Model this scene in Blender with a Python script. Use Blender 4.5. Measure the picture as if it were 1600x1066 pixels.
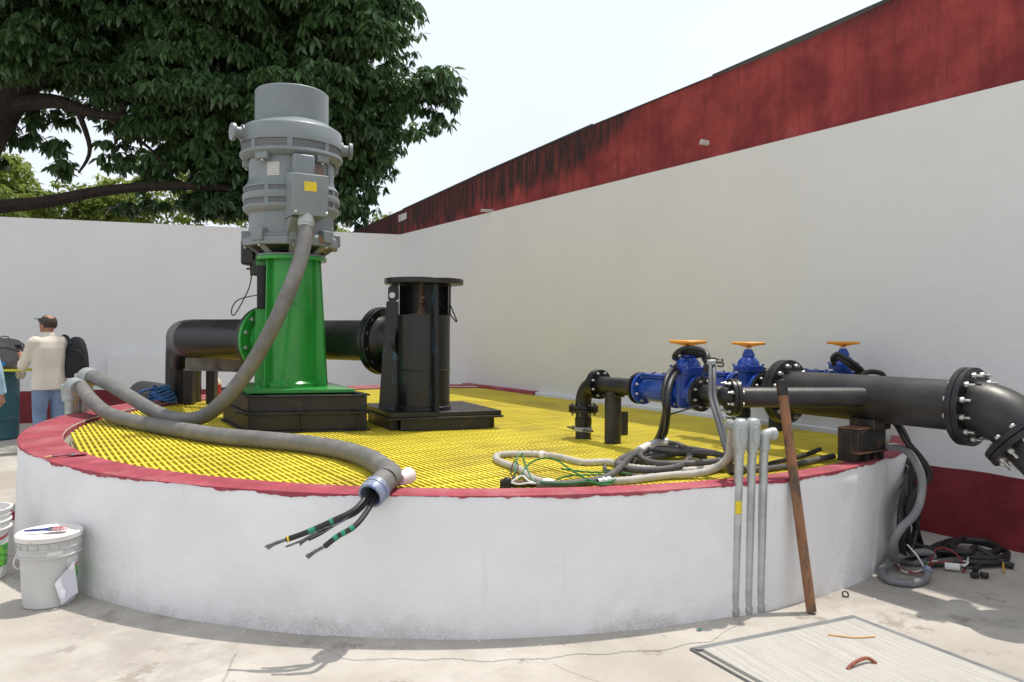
import bpy, bmesh, math, random
import numpy as np
from mathutils import Vector, Matrix, Quaternion
random.seed(7); rng = np.random.default_rng(7)
PI = math.pi
S = bpy.context.scene
C = S.collection
for o in list(bpy.data.objects): bpy.data.objects.remove(o)

# ------------------------------------------------------------------ camera
cam = bpy.data.cameras.new('camera'); cam.sensor_width = 36.0; cam.lens = 1157.94/1600*36
cam.clip_start = .05; cam.clip_end = 3000
camo = bpy.data.objects.new('camera', cam); C.objects.link(camo); S.camera = camo
_p, _r = -0.0119339, 0.0071176
Rt = Vector((math.cos(_r), -math.sin(_p)*math.sin(_r), math.cos(_p)*math.sin(_r)))
Up = Vector((-math.sin(_r), -math.sin(_p)*math.cos(_r), math.cos(_p)*math.cos(_r)))
Fw = Vector((0, math.cos(_p), math.sin(_p)))
mx = Matrix((Rt, Up, -Fw)).transposed().to_4x4(); mx.translation = (0, 0, 1.56)
camo.matrix_world = mx
# ------------------------------------------------------------------ light
TO_SUN = Vector((.243, .216, 1.0)).normalized()
W = bpy.data.worlds.new('World'); S.world = W; W.use_nodes = True
nt = W.node_tree; bg = nt.nodes['Background']
sky = nt.nodes.new('ShaderNodeTexSky'); sky.sky_type = 'NISHITA'; sky.sun_disc = False
sky.sun_elevation = math.asin(TO_SUN.z); sky.sun_rotation = math.atan2(TO_SUN.x, TO_SUN.y)
sky.air_density = 1.0; sky.dust_density = 3.5; sky.ozone_density = 1.0; sky.altitude = 50
# hazy white sky: the clear-air sky veiled by a thin, faintly uneven overcast
tcw = nt.nodes.new('ShaderNodeTexCoord'); nzw = nt.nodes.new('ShaderNodeTexNoise'); nzw.inputs['Scale'].default_value = 2.2; nzw.inputs['Detail'].default_value = 5
nt.links.new(tcw.outputs['Generated'], nzw.inputs['Vector'])
vr = nt.nodes.new('ShaderNodeMapRange'); vr.inputs[1].default_value = .3; vr.inputs[2].default_value = .7; vr.inputs[3].default_value = .66; vr.inputs[4].default_value = .88
nt.links.new(nzw.outputs['Fac'], vr.inputs[0])
mw_ = nt.nodes.new('ShaderNodeMix'); mw_.data_type = 'RGBA'; nt.links.new(vr.outputs[0], mw_.inputs[0]); nt.links.new(sky.outputs[0], mw_.inputs[6]); mw_.inputs[7].default_value = (6.15, 6.38, 6.75, 1)
nt.links.new(mw_.outputs[2], bg.inputs['Color']); bg.inputs['Strength'].default_value = .13
sl = bpy.data.lights.new('sun', 'SUN'); sl.energy = 2.95; sl.angle = math.radians(.9); sl.color = (1, .945, .86)
so = bpy.data.objects.new('sun', sl); C.objects.link(so)
so.rotation_euler = (-TO_SUN).to_track_quat('-Z', 'Y').to_euler()
S.view_settings.view_transform = 'Standard'; S.view_settings.look = 'None'
S.view_settings.gamma = 1; S.view_settings.use_curve_mapping = False
S.view_settings.exposure = .42
S.render.engine = 'CYCLES'

# ------------------------------------------------------------------ materials
def mat(name, col, rough=.6, metal=0., var=.12, scale=6., bump=0., bscale=40., spots=None, spot_amt=.5, spot_scale=5., spec=.5, stretch=None, edge=.08):
    """painted / weathered surface: value noise, optional second colour in patches, optional bump"""
    m = bpy.data.materials.new(name); m.use_nodes = True
    t = m.node_tree; n = t.nodes; l = t.links; p = n['Principled BSDF']
    p.inputs['Roughness'].default_value = rough; p.inputs['Metallic'].default_value = metal
    p.inputs['Specular IOR Level'].default_value = spec
    tc = n.new('ShaderNodeTexCoord'); co = tc.outputs['Object']
    if stretch:
        mp = n.new('ShaderNodeMapping'); mp.inputs['Scale'].default_value = stretch; l.new(co, mp.inputs[0]); co = mp.outputs[0]
    nz = n.new('ShaderNodeTexNoise'); nz.inputs['Scale'].default_value = scale; nz.inputs['Detail'].default_value = 6; l.new(co, nz.inputs['Vector'])
    rp = n.new('ShaderNodeValToRGB')
    a = [max(0, c*(1-var*1.6)) for c in col]; b = [min(1, c*(1+var*1.6)) for c in col]
    rp.color_ramp.elements[0].position = .3; rp.color_ramp.elements[1].position = .7
    rp.color_ramp.elements[0].color = (*a, 1); rp.color_ramp.elements[1].color = (*b, 1)
    l.new(nz.outputs['Fac'], rp.inputs[0]); out = rp.outputs[0]
    if spots:
        n2 = n.new('ShaderNodeTexNoise'); n2.inputs['Scale'].default_value = spot_scale; n2.inputs['Detail'].default_value = 8; n2.inputs['Roughness'].default_value = .65
        l.new(co, n2.inputs['Vector'])
        r2 = n.new('ShaderNodeValToRGB'); th = 1-spot_amt
        r2.color_ramp.elements[0].position = max(0, th-edge); r2.color_ramp.elements[1].position = min(1, th+edge)
        l.new(n2.outputs['Fac'], r2.inputs[0])
        mx_ = n.new('ShaderNodeMix'); mx_.data_type = 'RGBA'; l.new(r2.outputs[0], mx_.inputs[0]); l.new(out, mx_.inputs[6]); mx_.inputs[7].default_value = (*spots, 1)
        out = mx_.outputs[2]
    l.new(out, p.inputs['Base Color'])
    if rough < .95 and rough > .1:
        mr = n.new('ShaderNodeMapRange'); mr.inputs['To Min'].default_value = max(.04, rough-.12); mr.inputs['To Max'].default_value = min(1, rough+.14)
        l.new(nz.outputs['Fac'], mr.inputs[0]); l.new(mr.outputs[0], p.inputs['Roughness'])
    if bump:
        n3 = n.new('ShaderNodeTexNoise'); n3.inputs['Scale'].default_value = bscale; n3.inputs['Detail'].default_value = 5; l.new(co, n3.inputs['Vector'])
        bp = n.new('ShaderNodeBump'); bp.inputs['Strength'].default_value = bump; bp.inputs['Distance'].default_value = .01
        l.new(n3.outputs['Fac'], bp.inputs['Height']); l.new(bp.outputs[0], p.inputs['Normal'])
    return m
def NT(m): return m.node_tree.nodes, m.node_tree.links
def math_(n, l, op, a, b=None, c=None):
    x = n.new('ShaderNodeMath'); x.operation = op
    for i, v in enumerate((a, b, c)):
        if v is None: continue
        if isinstance(v, (int, float)): x.inputs[i].default_value = v
        else: l.new(v, x.inputs[i])
    return x.outputs[0]
def mixc(n, l, fac, a, b):
    x = n.new('ShaderNodeMix'); x.data_type = 'RGBA'
    if isinstance(fac, (int, float)): x.inputs[0].default_value = fac
    else: l.new(fac, x.inputs[0])
    for i, v in ((6, a), (7, b)):
        if isinstance(v, tuple): x.inputs[i].default_value = (*v, 1)
        else: l.new(v, x.inputs[i])
    return x.outputs[2]
def noise(n, l, co, scale, detail=6, rough=.55, sc=None):
    if sc:
        mp = n.new('ShaderNodeMapping'); mp.inputs['Scale'].default_value = sc; l.new(co, mp.inputs[0]); co = mp.outputs[0]
    x = n.new('ShaderNodeTexNoise'); x.inputs['Scale'].default_value = scale; x.inputs['Detail'].default_value = detail; x.inputs['Roughness'].default_value = rough
    l.new(co, x.inputs['Vector']); return x.outputs['Fac']
def step(n, l, v, a, b):
    x = n.new('ShaderNodeMapRange'); x.interpolation_type = 'SMOOTHSTEP'; x.inputs[1].default_value = a; x.inputs[2].default_value = b
    l.new(v, x.inputs[0]); return x.outputs[0]
def bumpn(n, l, h, strength, dist=.01):
    b = n.new('ShaderNodeBump'); b.inputs['Strength'].default_value = strength; b.inputs['Distance'].default_value = dist
    l.new(h, b.inputs['Height']); return b.outputs[0]
def blank(name, rough=.8):
    m = bpy.data.materials.new(name); m.use_nodes = True; n, l = NT(m); p = n['Principled BSDF']; p.inputs['Roughness'].default_value = rough
    tc = n.new('ShaderNodeTexCoord'); return m, n, l, p, tc

M = {}
# whitewashed masonry of the tank: brushed paint, splash dirt creeping up from the ground
m, n, l, p, tc = blank('tank_white_paint', .75); co = tc.outputs['Object']
sep = n.new('ShaderNodeSeparateXYZ'); l.new(co, sep.inputs[0]); z = sep.outputs[2]
base = mixc(n, l, step(n, l, noise(n, l, co, 2.2), .35, .7), (.74, .735, .74), (.80, .797, .80))
big = noise(n, l, co, 1.3, 4); fine = noise(n, l, co, 110, 6, .75); mid = noise(n, l, co, 9, 6, .7)
hgt = math_(n, l, 'ADD', z, math_(n, l, 'MULTIPLY', math_(n, l, 'SUBTRACT', big, .5), -.5))
smear = math_(n, l, 'SUBTRACT', 1., step(n, l, hgt, -.10, .34))
col = mixc(n, l, math_(n, l, 'MULTIPLY', math_(n, l, 'MULTIPLY', smear, step(n, l, mid, .30, .70)), .34), base, (.43, .40, .365))
low = math_(n, l, 'SUBTRACT', 1., step(n, l, math_(n, l, 'ADD', hgt, math_(n, l, 'MULTIPLY', math_(n, l, 'SUBTRACT', mid, .5), -.12)), -.03, .085))
fl = math_(n, l, 'MULTIPLY', low, step(n, l, fine, .40, .58))
col = mixc(n, l, math_(n, l, 'MULTIPLY', fl, .42), col, (.235, .21, .18))
strk = step(n, l, noise(n, l, co, 3, 5, .6, (6, 6, .5)), .6, .8)
col = mixc(n, l, math_(n, l, 'MULTIPLY', strk, .2), col, (.52, .47, .40))
l.new(col, p.inputs['Base Color'])
h = math_(n, l, 'ADD', noise(n, l, co, 5, 3), math_(n, l, 'MULTIPLY', noise(n, l, co, 45, 5), .35))
l.new(bumpn(n, l, h, .55, .02), p.inputs['Normal']); M['tankwhite'] = m
# white rendered yard walls
m, n, l, p, tc = blank('wall_white_paint', .85); co = tc.outputs['Object']
base = mixc(n, l, step(n, l, noise(n, l, co, .8, 5), .35, .7), (.69, .69, .685), (.715, .713, .71))
blot = step(n, l, noise(n, l, co, 1.7, 7, .65), .60, .74)
base = mixc(n, l, math_(n, l, 'MULTIPLY', blot, .07), base, (.56, .555, .53))
l.new(base, p.inputs['Base Color'])
h = math_(n, l, 'ADD', noise(n, l, co, 6, 4), math_(n, l, 'MULTIPLY', noise(n, l, co, 50, 4), .3))
l.new(bumpn(n, l, h, .3, .02), p.inputs['Normal']); M['wall'] = m
# old red wall above: faded paint, vertical run marks, mould below the roof edge
m, n, l, p, tc = blank('weathered_red_paint', .85); uv = tc.outputs['UV']
sep = n.new('ShaderNodeSeparateXYZ'); l.new(uv, sep.inputs[0]); u, v = sep.outputs[0], sep.outputs[1]
c1 = mixc(n, l, step(n, l, noise(n, l, uv, 1.6, 8, .65), .36, .68), (.175, .019, .020), (.35, .052, .046))
runs = step(n, l, noise(n, l, uv, 1.0, 8, .7, (9, .45, 1)), .46, .66)
c2 = mixc(n, l, math_(n, l, 'MULTIPLY', runs, .48), c1, (.125, .014, .016))
pale = step(n, l, noise(n, l, uv, 2.2, 7, .7, (2.2, .9, 1)), .58, .78)
c2 = mixc(n, l, math_(n, l, 'MULTIPLY', pale, .40), c2, (.42, .14, .115))
fing = step(n, l, noise(n, l, uv, 1.0, 9, .75, (30, 5, 1)), .50, .68)
c2 = mixc(n, l, math_(n, l, 'MULTIPLY', fing, .28), c2, (.09, .012, .013))
far_ = math_(n, l, 'SUBTRACT', 1., step(n, l, u, -8.6, -6.0))          # the far length is the mouldy one
near_ = step(n, l, noise(n, l, uv, .33, 2, .5, (1, .3, 1)), .50, .62)
reach = math_(n, l, 'ADD', math_(n, l, 'MULTIPLY', far_, .80), math_(n, l, 'MULTIPLY', near_, .25))
reach = math_(n, l, 'MULTIPLY', reach, math_(n, l, 'MULTIPLY', noise(n, l, uv, 1.0, 5, .6, (3.5, .25, 1)), 1.25))
mould = math_(n, l, 'SUBTRACT', 1., step(n, l, math_(n, l, 'SUBTRACT', v, reach), -.16, .10))
mould = math_(n, l, 'MULTIPLY', mould, math_(n, l, 'ADD', .35, math_(n, l, 'MULTIPLY', step(n, l, noise(n, l, uv, 1.0, 9, .72, (16, 1.2, 1)), .36, .56), .65)))
c2 = mixc(n, l, math_(n, l, 'MULTIPLY', mould, .96), c2, (.014, .011, .011))
l.new(c2, p.inputs['Base Color']); l.new(bumpn(n, l, noise(n, l, uv, 14, 6), .3, .02), p.inputs['Normal']); M['oldred'] = m
# yard concrete
m, n, l, p, tc = blank('yard_concrete', .9); co = tc.outputs['Object']
c1 = mixc(n, l, step(n, l, noise(n, l, co, 1.1, 6, .6), .34, .68), (.36, .33, .288), (.475, .447, .402))
c1 = mixc(n, l, math_(n, l, 'MULTIPLY', step(n, l, noise(n, l, co, .7, 8, .7), .50, .62), .75), c1, (.30, .275, .24))
c1 = mixc(n, l, math_(n, l, 'MULTIPLY', step(n, l, noise(n, l, co, 3.1, 8, .7), .565, .64), .7), c1, (.235, .205, .17))
c1 = mixc(n, l, math_(n, l, 'MULTIPLY', step(n, l, noise(n, l, co, 70, 3, .7), .62, .72), .3), c1, (.2, .18, .16))
c1 = mixc(n, l, math_(n, l, 'MULTIPLY', step(n, l, noise(n, l, co, 9, 6, .75), .68, .73), .35), c1, (.62, .61, .59))
sepc = n.new('ShaderNodeSeparateXYZ'); l.new(co, sepc.inputs[0]); cx_, cy_ = sepc.outputs[0], sepc.outputs[1]
def seg(x0, y0, x1, y1, w, wob=.05):
    L_ = math.hypot(x1-x0, y1-y0); ux, uy = (x1-x0)/L_, (y1-y0)/L_
    a = math_(n, l, 'ADD', math_(n, l, 'MULTIPLY', cx_, ux), math_(n, l, 'MULTIPLY', cy_, uy)); a = math_(n, l, 'SUBTRACT', a, x0*ux+y0*uy)
    d_ = math_(n, l, 'SUBTRACT', math_(n, l, 'SUBTRACT', math_(n, l, 'MULTIPLY', cx_, -uy), math_(n, l, 'MULTIPLY', cy_, -ux)), -x0*uy+y0*ux)
    d_ = math_(n, l, 'ADD', d_, math_(n, l, 'MULTIPLY', math_(n, l, 'SUBTRACT', noise(n, l, co, 3.5, 5), .5), wob))
    on = math_(n, l, 'MULTIPLY', math_(n, l, 'GREATER_THAN', a, 0.), math_(n, l, 'LESS_THAN', a, L_))
    return math_(n, l, 'MULTIPLY', on, math_(n, l, 'SUBTRACT', 1., step(n, l, math_(n, l, 'ABSOLUTE', d_), w*.3, w)))
cr = seg(-1.32, 3.56, -1.16, 2.6, .009); cr = math_(n, l, 'MAXIMUM', cr, seg(.2, 3.46, 2.6, 1.6, .006, .12)); cr = math_(n, l, 'MAXIMUM', cr, seg(-6, 5.35, -2.9, 5.2, .012, .03))
cr = math_(n, l, 'MAXIMUM', cr, seg(2.0, 4.6, 5.6, 3.1, .006, .10))
c1 = mixc(n, l, math_(n, l, 'MULTIPLY', cr, .42), c1, (.17, .145, .12))
l.new(c1, p.inputs['Base Color'])
h = math_(n, l, 'ADD', noise(n, l, co, 8, 6), math_(n, l, 'MULTIPLY', noise(n, l, co, 120, 3), .3))
h = math_(n, l, 'SUBTRACT', h, math_(n, l, 'MULTIPLY', cr, .5))
l.new(bumpn(n, l, h, .4, .012), p.inputs['Normal']); M['concrete'] = m
# broom-finished cover slab
m, n, l, p, tc = blank('broomed_concrete', .9); co = tc.outputs['UV']
g = noise(n, l, co, 1.0, 5, .75, (95, 1.6, 1)); g2 = noise(n, l, co, 1.0, 5, .6, (22, .8, 1))
c1 = mixc(n, l, step(n, l, g, .36, .62), (.385, .37, .335), (.50, .485, .45))
c1 = mixc(n, l, math_(n, l, 'MULTIPLY', step(n, l, g2, .56, .7), .35), c1, (.33, .30, .26))
c1 = mixc(n, l, math_(n, l, 'MULTIPLY', step(n, l, noise(n, l, co, 4, 6, .6), .54, .68), .3), c1, (.40, .35, .29))
c1 = mixc(n, l, math_(n, l, 'MULTIPLY', step(n, l, noise(n, l, co, 1.0, 4, .6, (120, 3.5, 1)), .64, .72), .6), c1, (.16, .145, .125))
l.new(c1, p.inputs['Base Color']); l.new(bumpn(n, l, g, .8, .01), p.inputs['Normal']); M['broom'] = m
# wire screens in the motor
m, n, l, p, tc = blank('vent_screen', .5); uv = tc.outputs['UV']
sep = n.new('ShaderNodeSeparateXYZ'); l.new(uv, sep.inputs[0])
def wires(sock, per): return math_(n, l, 'LESS_THAN', math_(n, l, 'FRACT', math_(n, l, 'MULTIPLY', sock, 1/per)), .34)
g = math_(n, l, 'MAXIMUM', wires(sep.outputs[0], .0125), wires(sep.outputs[1], .0125))
l.new(mixc(n, l, g, (.012, .012, .013), (.20, .21, .22)), p.inputs['Base Color']); M['screen'] = m
# printed labels
def label_mat(name, bgc, ink, rows, cover=.5, uv_scale=18):
    m, n, l, p, tc = blank(name, .5); uv = tc.outputs['UV']; sep = n.new('ShaderNodeSeparateXYZ'); l.new(uv, sep.inputs[0])
    r = math_(n, l, 'LESS_THAN', math_(n, l, 'FRACT', math_(n, l, 'MULTIPLY', sep.outputs[1], rows)), .42)
    w = math_(n, l, 'GREATER_THAN', noise(n, l, uv, 1, 2, .6, (uv_scale, rows, 1)), 1-cover)
    k = math_(n, l, 'MULTIPLY', r, w)
    l.new(mixc(n, l, math_(n, l, 'MULTIPLY', k, .8), bgc, ink), p.inputs['Base Color']); return m
M['yellowtag'] = label_mat('yellow_warning_sticker', (.80, .62, .02), (.10, .08, .02), 7)
M['plate'] = label_mat('nameplate_metal', (.50, .50, .48), (.25, .25, .25), 6)
M['brownplate'] = label_mat('brown_rating_plate', (.16, .085, .075), (.4, .36, .33), 7)
m, n, l, p, tc = blank('pail_label_print', .45); uv = tc.outputs['UV']; sep = n.new('ShaderNodeSeparateXYZ'); l.new(uv, sep.inputs[0])
c1 = mixc(n, l, step(n, l, noise(n, l, uv, 5, 4), .40, .60), (.03, .24, .03), (.18, .55, .06))
c1 = mixc(n, l, step(n, l, noise(n, l, uv, 7, 3, .6, (1, 2.5, 1)), .60, .64), c1, (.02, .07, .03))
top = step(n, l, sep.outputs[1], .60, .62)
c1 = mixc(n, l, top, c1, (.72, .72, .72))
sw = math_(n, l, 'MULTIPLY', math_(n, l, 'LESS_THAN', math_(n, l, 'ABSOLUTE', math_(n, l, 'SUBTRACT', sep.outputs[1], math_(n, l, 'ADD', .62, math_(n, l, 'MULTIPLY', sep.outputs[0], .26)))), .035), math_(n, l, 'LESS_THAN', sep.outputs[0], 1.0))
c1 = mixc(n, l, math_(n, l, 'MULTIPLY', sw, top), c1, (.55, .03, .06))
l.new(c1, p.inputs['Base Color']); M['paillabel'] = m

M['rimred'] = mat('faded_rim_red', (.30, .043, .064), .75, var=.15, scale=7, bump=.35, bscale=30, spots=(.37, .105, .12), spot_amt=.45, spot_scale=3)
M['band'] = mat('dado_dark_red', (.17, .010, .018), .65, var=.15, scale=3, bump=.25, bscale=25, spots=(.22, .02, .03), spot_amt=.45, spot_scale=1.5)
M['grating'] = mat('yellow_grating', (.70, .575, .045), .5, var=.08, scale=2, spots=(.52, .40, .05), spot_amt=.38, spot_scale=1.2)
M['dark'] = mat('dark_pit', (.045, .045, .04), .9); M['pit'] = mat('pit_yellow_bounce', (.34, .33, .17), .9)  # pit floor colour carries the yellow light bounced off the grating
M['grey'] = mat('motor_grey_enamel', (.178, .208, .22), .40, var=.08, scale=3, bump=.22, bscale=70, spots=(.22, .245, .25), spot_amt=.42, spot_scale=2.5, edge=.2)
M['galv'] = mat('galvanised_steel', (.40, .425, .415), .42, .45, var=.12, scale=12, spots=(.58, .59, .58), spot_amt=.33, spot_scale=9)
M['fitting'] = mat('grey_cast_fitting', (.37, .40, .39), .42, .25, var=.08, scale=10)
M['green'] = mat('green_enamel', (.023, .295, .038), .22, var=.16, scale=2.5, bump=.12, bscale=30, spots=(.035, .22, .05), spot_amt=.42, spot_scale=3, stretch=(1.6, 1.6, .6), edge=.2)
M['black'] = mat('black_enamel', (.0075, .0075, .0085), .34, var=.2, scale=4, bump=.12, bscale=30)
M['blackdusty'] = mat('dusty_black_pipe', (.0135, .0135, .0145), .42, var=.25, scale=3, bump=.10, bscale=40, spots=(.045, .043, .040), spot_amt=.40, spot_scale=4, edge=.18)
M['blackblue'] = mat('worn_black_over_blue', (.0075, .008, .010), .38, var=.2, scale=4, spots=(.02, .11, .21), spot_amt=.385, spot_scale=6, bump=.15, bscale=30, stretch=(3, 3, .8), edge=.05)
M['steelblack'] = mat('blackened_beam', (.011, .0105, .010), .42, var=.25, scale=5, spots=(.07, .04, .03), spot_amt=.36, spot_scale=7, bump=.1)
M['rusty'] = mat('rusty_steel', (.36, .165, .075), .8, var=.35, scale=5, spots=(.10, .065, .045), spot_amt=.50, spot_scale=5, bump=.4, bscale=50, stretch=(2, 2, .6))
M['rustblock'] = mat('scuffed_black_rust', (.018, .016, .016), .5, var=.3, scale=6, spots=(.13, .062, .035), spot_amt=.41, spot_scale=9, bump=.25)
M['rebar'] = mat('rebar_rust', (.26, .085, .05), .85, var=.2, scale=30, bump=.5, bscale=120)
M['blue'] = mat('blue_valve_epoxy', (.017, .062, .34), .27, var=.10, scale=8, bump=.06, bscale=60)
M['orange'] = mat('orange_handwheel', (.66, .265, .02), .45, var=.08, scale=10)
M['bolt'] = mat('zinc_bolt', (.52, .52, .50), .35, .75, var=.12, scale=40)
M['darkbolt'] = mat('dull_bolt', (.16, .15, .135), .45, .6, var=.25, scale=40)
M['hose'] = mat('grey_flexible_conduit', (.152, .149, .143), .62, var=.12, scale=9, spots=(.20, .195, .183), spot_amt=.42, spot_scale=6)
M['hose2'] = mat('grey_smooth_hose', (.175, .18, .185), .5, var=.05, scale=6)
M['corr'] = mat('beige_corrugated_conduit', (.42, .40, .36), .6, var=.08, scale=10, spots=(.30, .27, .24), spot_amt=.36, spot_scale=8)
M['cabgrey'] = mat('dusty_cable_jacket', (.075, .07, .068), .6, var=.15, scale=12, spots=(.13, .12, .11), spot_amt=.42, spot_scale=8)
M['cable'] = mat('black_cable', (.012, .012, .013), .45, var=.2, scale=15)
M['wiregreen'] = mat('green_wire', (.01, .14, .035), .4); M['wirered'] = mat('red_wire', (.25, .012, .02), .4); M['wirewhite'] = mat('white_wire', (.7, .7, .68), .5)
M['wireyellow'] = mat('yellow_wire', (.6, .36, .03), .5)
M['tapegreen'] = mat('green_tape', (.02, .24, .13), .4); M['tapeyellow'] = mat('yellow_tape', (.75, .5, .02), .4); M['tapeblue'] = mat('blue_tape', (.03, .05, .3), .4)
M['strand'] = mat('bare_strands', (.20, .20, .22), .35, .8, var=.3, scale=60)
M['bluering'] = mat('blue_thread_ring', (.22, .26, .34), .4, var=.2, scale=40, spots=(.06, .12, .36), spot_amt=.40, spot_scale=22)
M['white'] = mat('white_plastic', (.74, .73, .71), .45, var=.04, scale=6)
M['pail'] = mat('grey_white_pail', (.56, .56, .545), .42, var=.04, scale=4, spots=(.74, .73, .71), spot_amt=.31, spot_scale=9, edge=.03)
M['paillid'] = mat('paint_splashed_lid', (.70, .685, .66), .5, var=.06, scale=5, spots=(.60, .27, .26), spot_amt=.31, spot_scale=22, edge=.02)
M['paper'] = mat('creased_paper', (.66, .66, .72), .8, var=.05, scale=8, bump=.8, bscale=14, spots=(.58, .56, .46), spot_amt=.40, spot_scale=9)
M['paint_wet'] = mat('wet_maroon_paint', (.17, .012, .045), .25, var=.3, scale=20, bump=.6, bscale=30)
M['cupw'] = mat('pinkish_white_cup', (.74, .66, .66), .6, var=.02)
M['brushblue'] = mat('blue_brush_handle', (.03, .05, .22), .35); M['brushdark'] = mat('dark_brush_handle', (.07, .035, .05), .4, spots=(.35, .05, .09), spot_amt=.5, spot_scale=20)
M['bristle'] = mat('paint_caked_bristle', (.30, .045, .075), .7, bump=.6, bscale=80, spots=(.62, .55, .52), spot_amt=.42, spot_scale=30)
M['woodtip'] = mat('yellow_wood_tip', (.50, .30, .12), .5)
M['drum'] = mat('teal_plastic_drum', (.025, .105, .135), .45, var=.12, scale=4, spots=(.09, .15, .165), spot_amt=.36, spot_scale=3)
M['yellowboard'] = mat('yellow_board', (.52, .48, .035), .5, var=.1)
M['rag'] = mat('dirty_rag', (.35, .30, .2), .9, var=.25, scale=20)
M['bagfab'] = mat('grey_bag_fabric', (.115, .11, .105), .85, var=.12, scale=10, bump=.4, bscale=60)
M['bagblack'] = mat('black_bag_fabric', (.010, .010, .014), .8, var=.2, scale=10, bump=.5, bscale=18)
M['bagblue'] = mat('blue_print', (.03, .14, .42), .6)
M['shirt'] = mat('cream_shirt', (.62, .565, .48), .9, var=.05, scale=5, bump=1., bscale=6, stretch=(1, 1, .45))
M['jeans'] = mat('faded_denim', (.155, .22, .345), .9, var=.15, scale=5, bump=.9, bscale=9, spots=(.25, .33, .45), spot_amt=.40, spot_scale=4)
M['skin'] = mat('tan_skin', (.36, .17, .105), .55, var=.08, scale=8)
M['hair'] = mat('dark_hair', (.030, .019, .014), .6, var=.3, scale=40, bump=.5, bscale=80)
M['cap'] = mat('dark_green_cap', (.010, .035, .033), .7); M['sleeve'] = mat('pale_blue_shirt', (.32, .48, .58), .9, var=.08, bump=.8, bscale=10)
M['trouser'] = mat('dark_trousers', (.03, .03, .035), .9); M['shoe'] = mat('dark_shoe', (.02, .015, .012), .5)
M['screenph'] = mat('phone_glass', (.012, .012, .014), .15)
M['canred'] = mat('red_can', (.42, .018, .018), .4); M['cancream'] = mat('cream_can_top', (.6, .53, .42), .5)
M['rope'] = mat('blue_rope', (.02, .10, .27), .7, var=.35, scale=30)
M['beam'] = mat('pale_channel_steel', (.20, .185, .155), .6, var=.2, scale=5, spots=(.11, .09, .07), spot_amt=.42, spot_scale=6)
M['condgrey'] = mat('thin_grey_conduit', (.105, .11, .115), .5, var=.1)
M['bark'] = mat('bark', (.030, .020, .015), .9, var=.35, scale=5, bump=1., bscale=14, stretch=(2, 2, .8))
M['frame'] = mat('slab_frame_steel', (.20, .205, .215), .5, .3, var=.1, scale=8)
M['roofedge'] = mat('roof_edge', (.035, .04, .042), .6, var=.2)
M['pvc'] = mat('pvc_stub', (.55, .53, .5), .5)
M['bronze'] = mat('bronze_shaft', (.07, .042, .025), .4, .5, var=.2)
M['deadleaf'] = mat('dead_leaf', (.19, .13, .05), .8, var=.3, scale=20)
M['greencap'] = mat('green_cap', (.02, .25, .2), .4)
def leafmat(name, a, b, rough=.42, glow=.22):
    m, n, l, p, tc = blank(name, rough); g = n.new('ShaderNodeNewGeometry')
    col = mixc(n, l, g.outputs['Random Per Island'], a, b)
    big = step(n, l, noise(n, l, tc.outputs['Object'], .5, 3), .35, .65)
    col2 = mixc(n, l, math_(n, l, 'MULTIPLY', big, .55), col, tuple(c*1.7 for c in b))
    l.new(col2, p.inputs['Base Color'])
    tr = n.new('ShaderNodeBsdfTranslucent'); l.new(col2, tr.inputs[0])
    ms = n.new('ShaderNodeMixShader'); ms.inputs[0].default_value = glow
    l.new(p.outputs[0], ms.inputs[1]); l.new(tr.outputs[0], ms.inputs[2]); l.new(ms.outputs[0], n['Material Output'].inputs[0]); return m
M['leaf'] = leafmat('dark_broad_leaf', (.028, .066, .027), (.068, .128, .045), .26)
M['leaflight'] = leafmat('sunlit_leaf', (.12, .19, .04), (.21, .26, .05), .5, .5)
M['palmleaf'] = leafmat('palm_leaf', (.06, .11, .05), (.10, .15, .06), .5)

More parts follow.
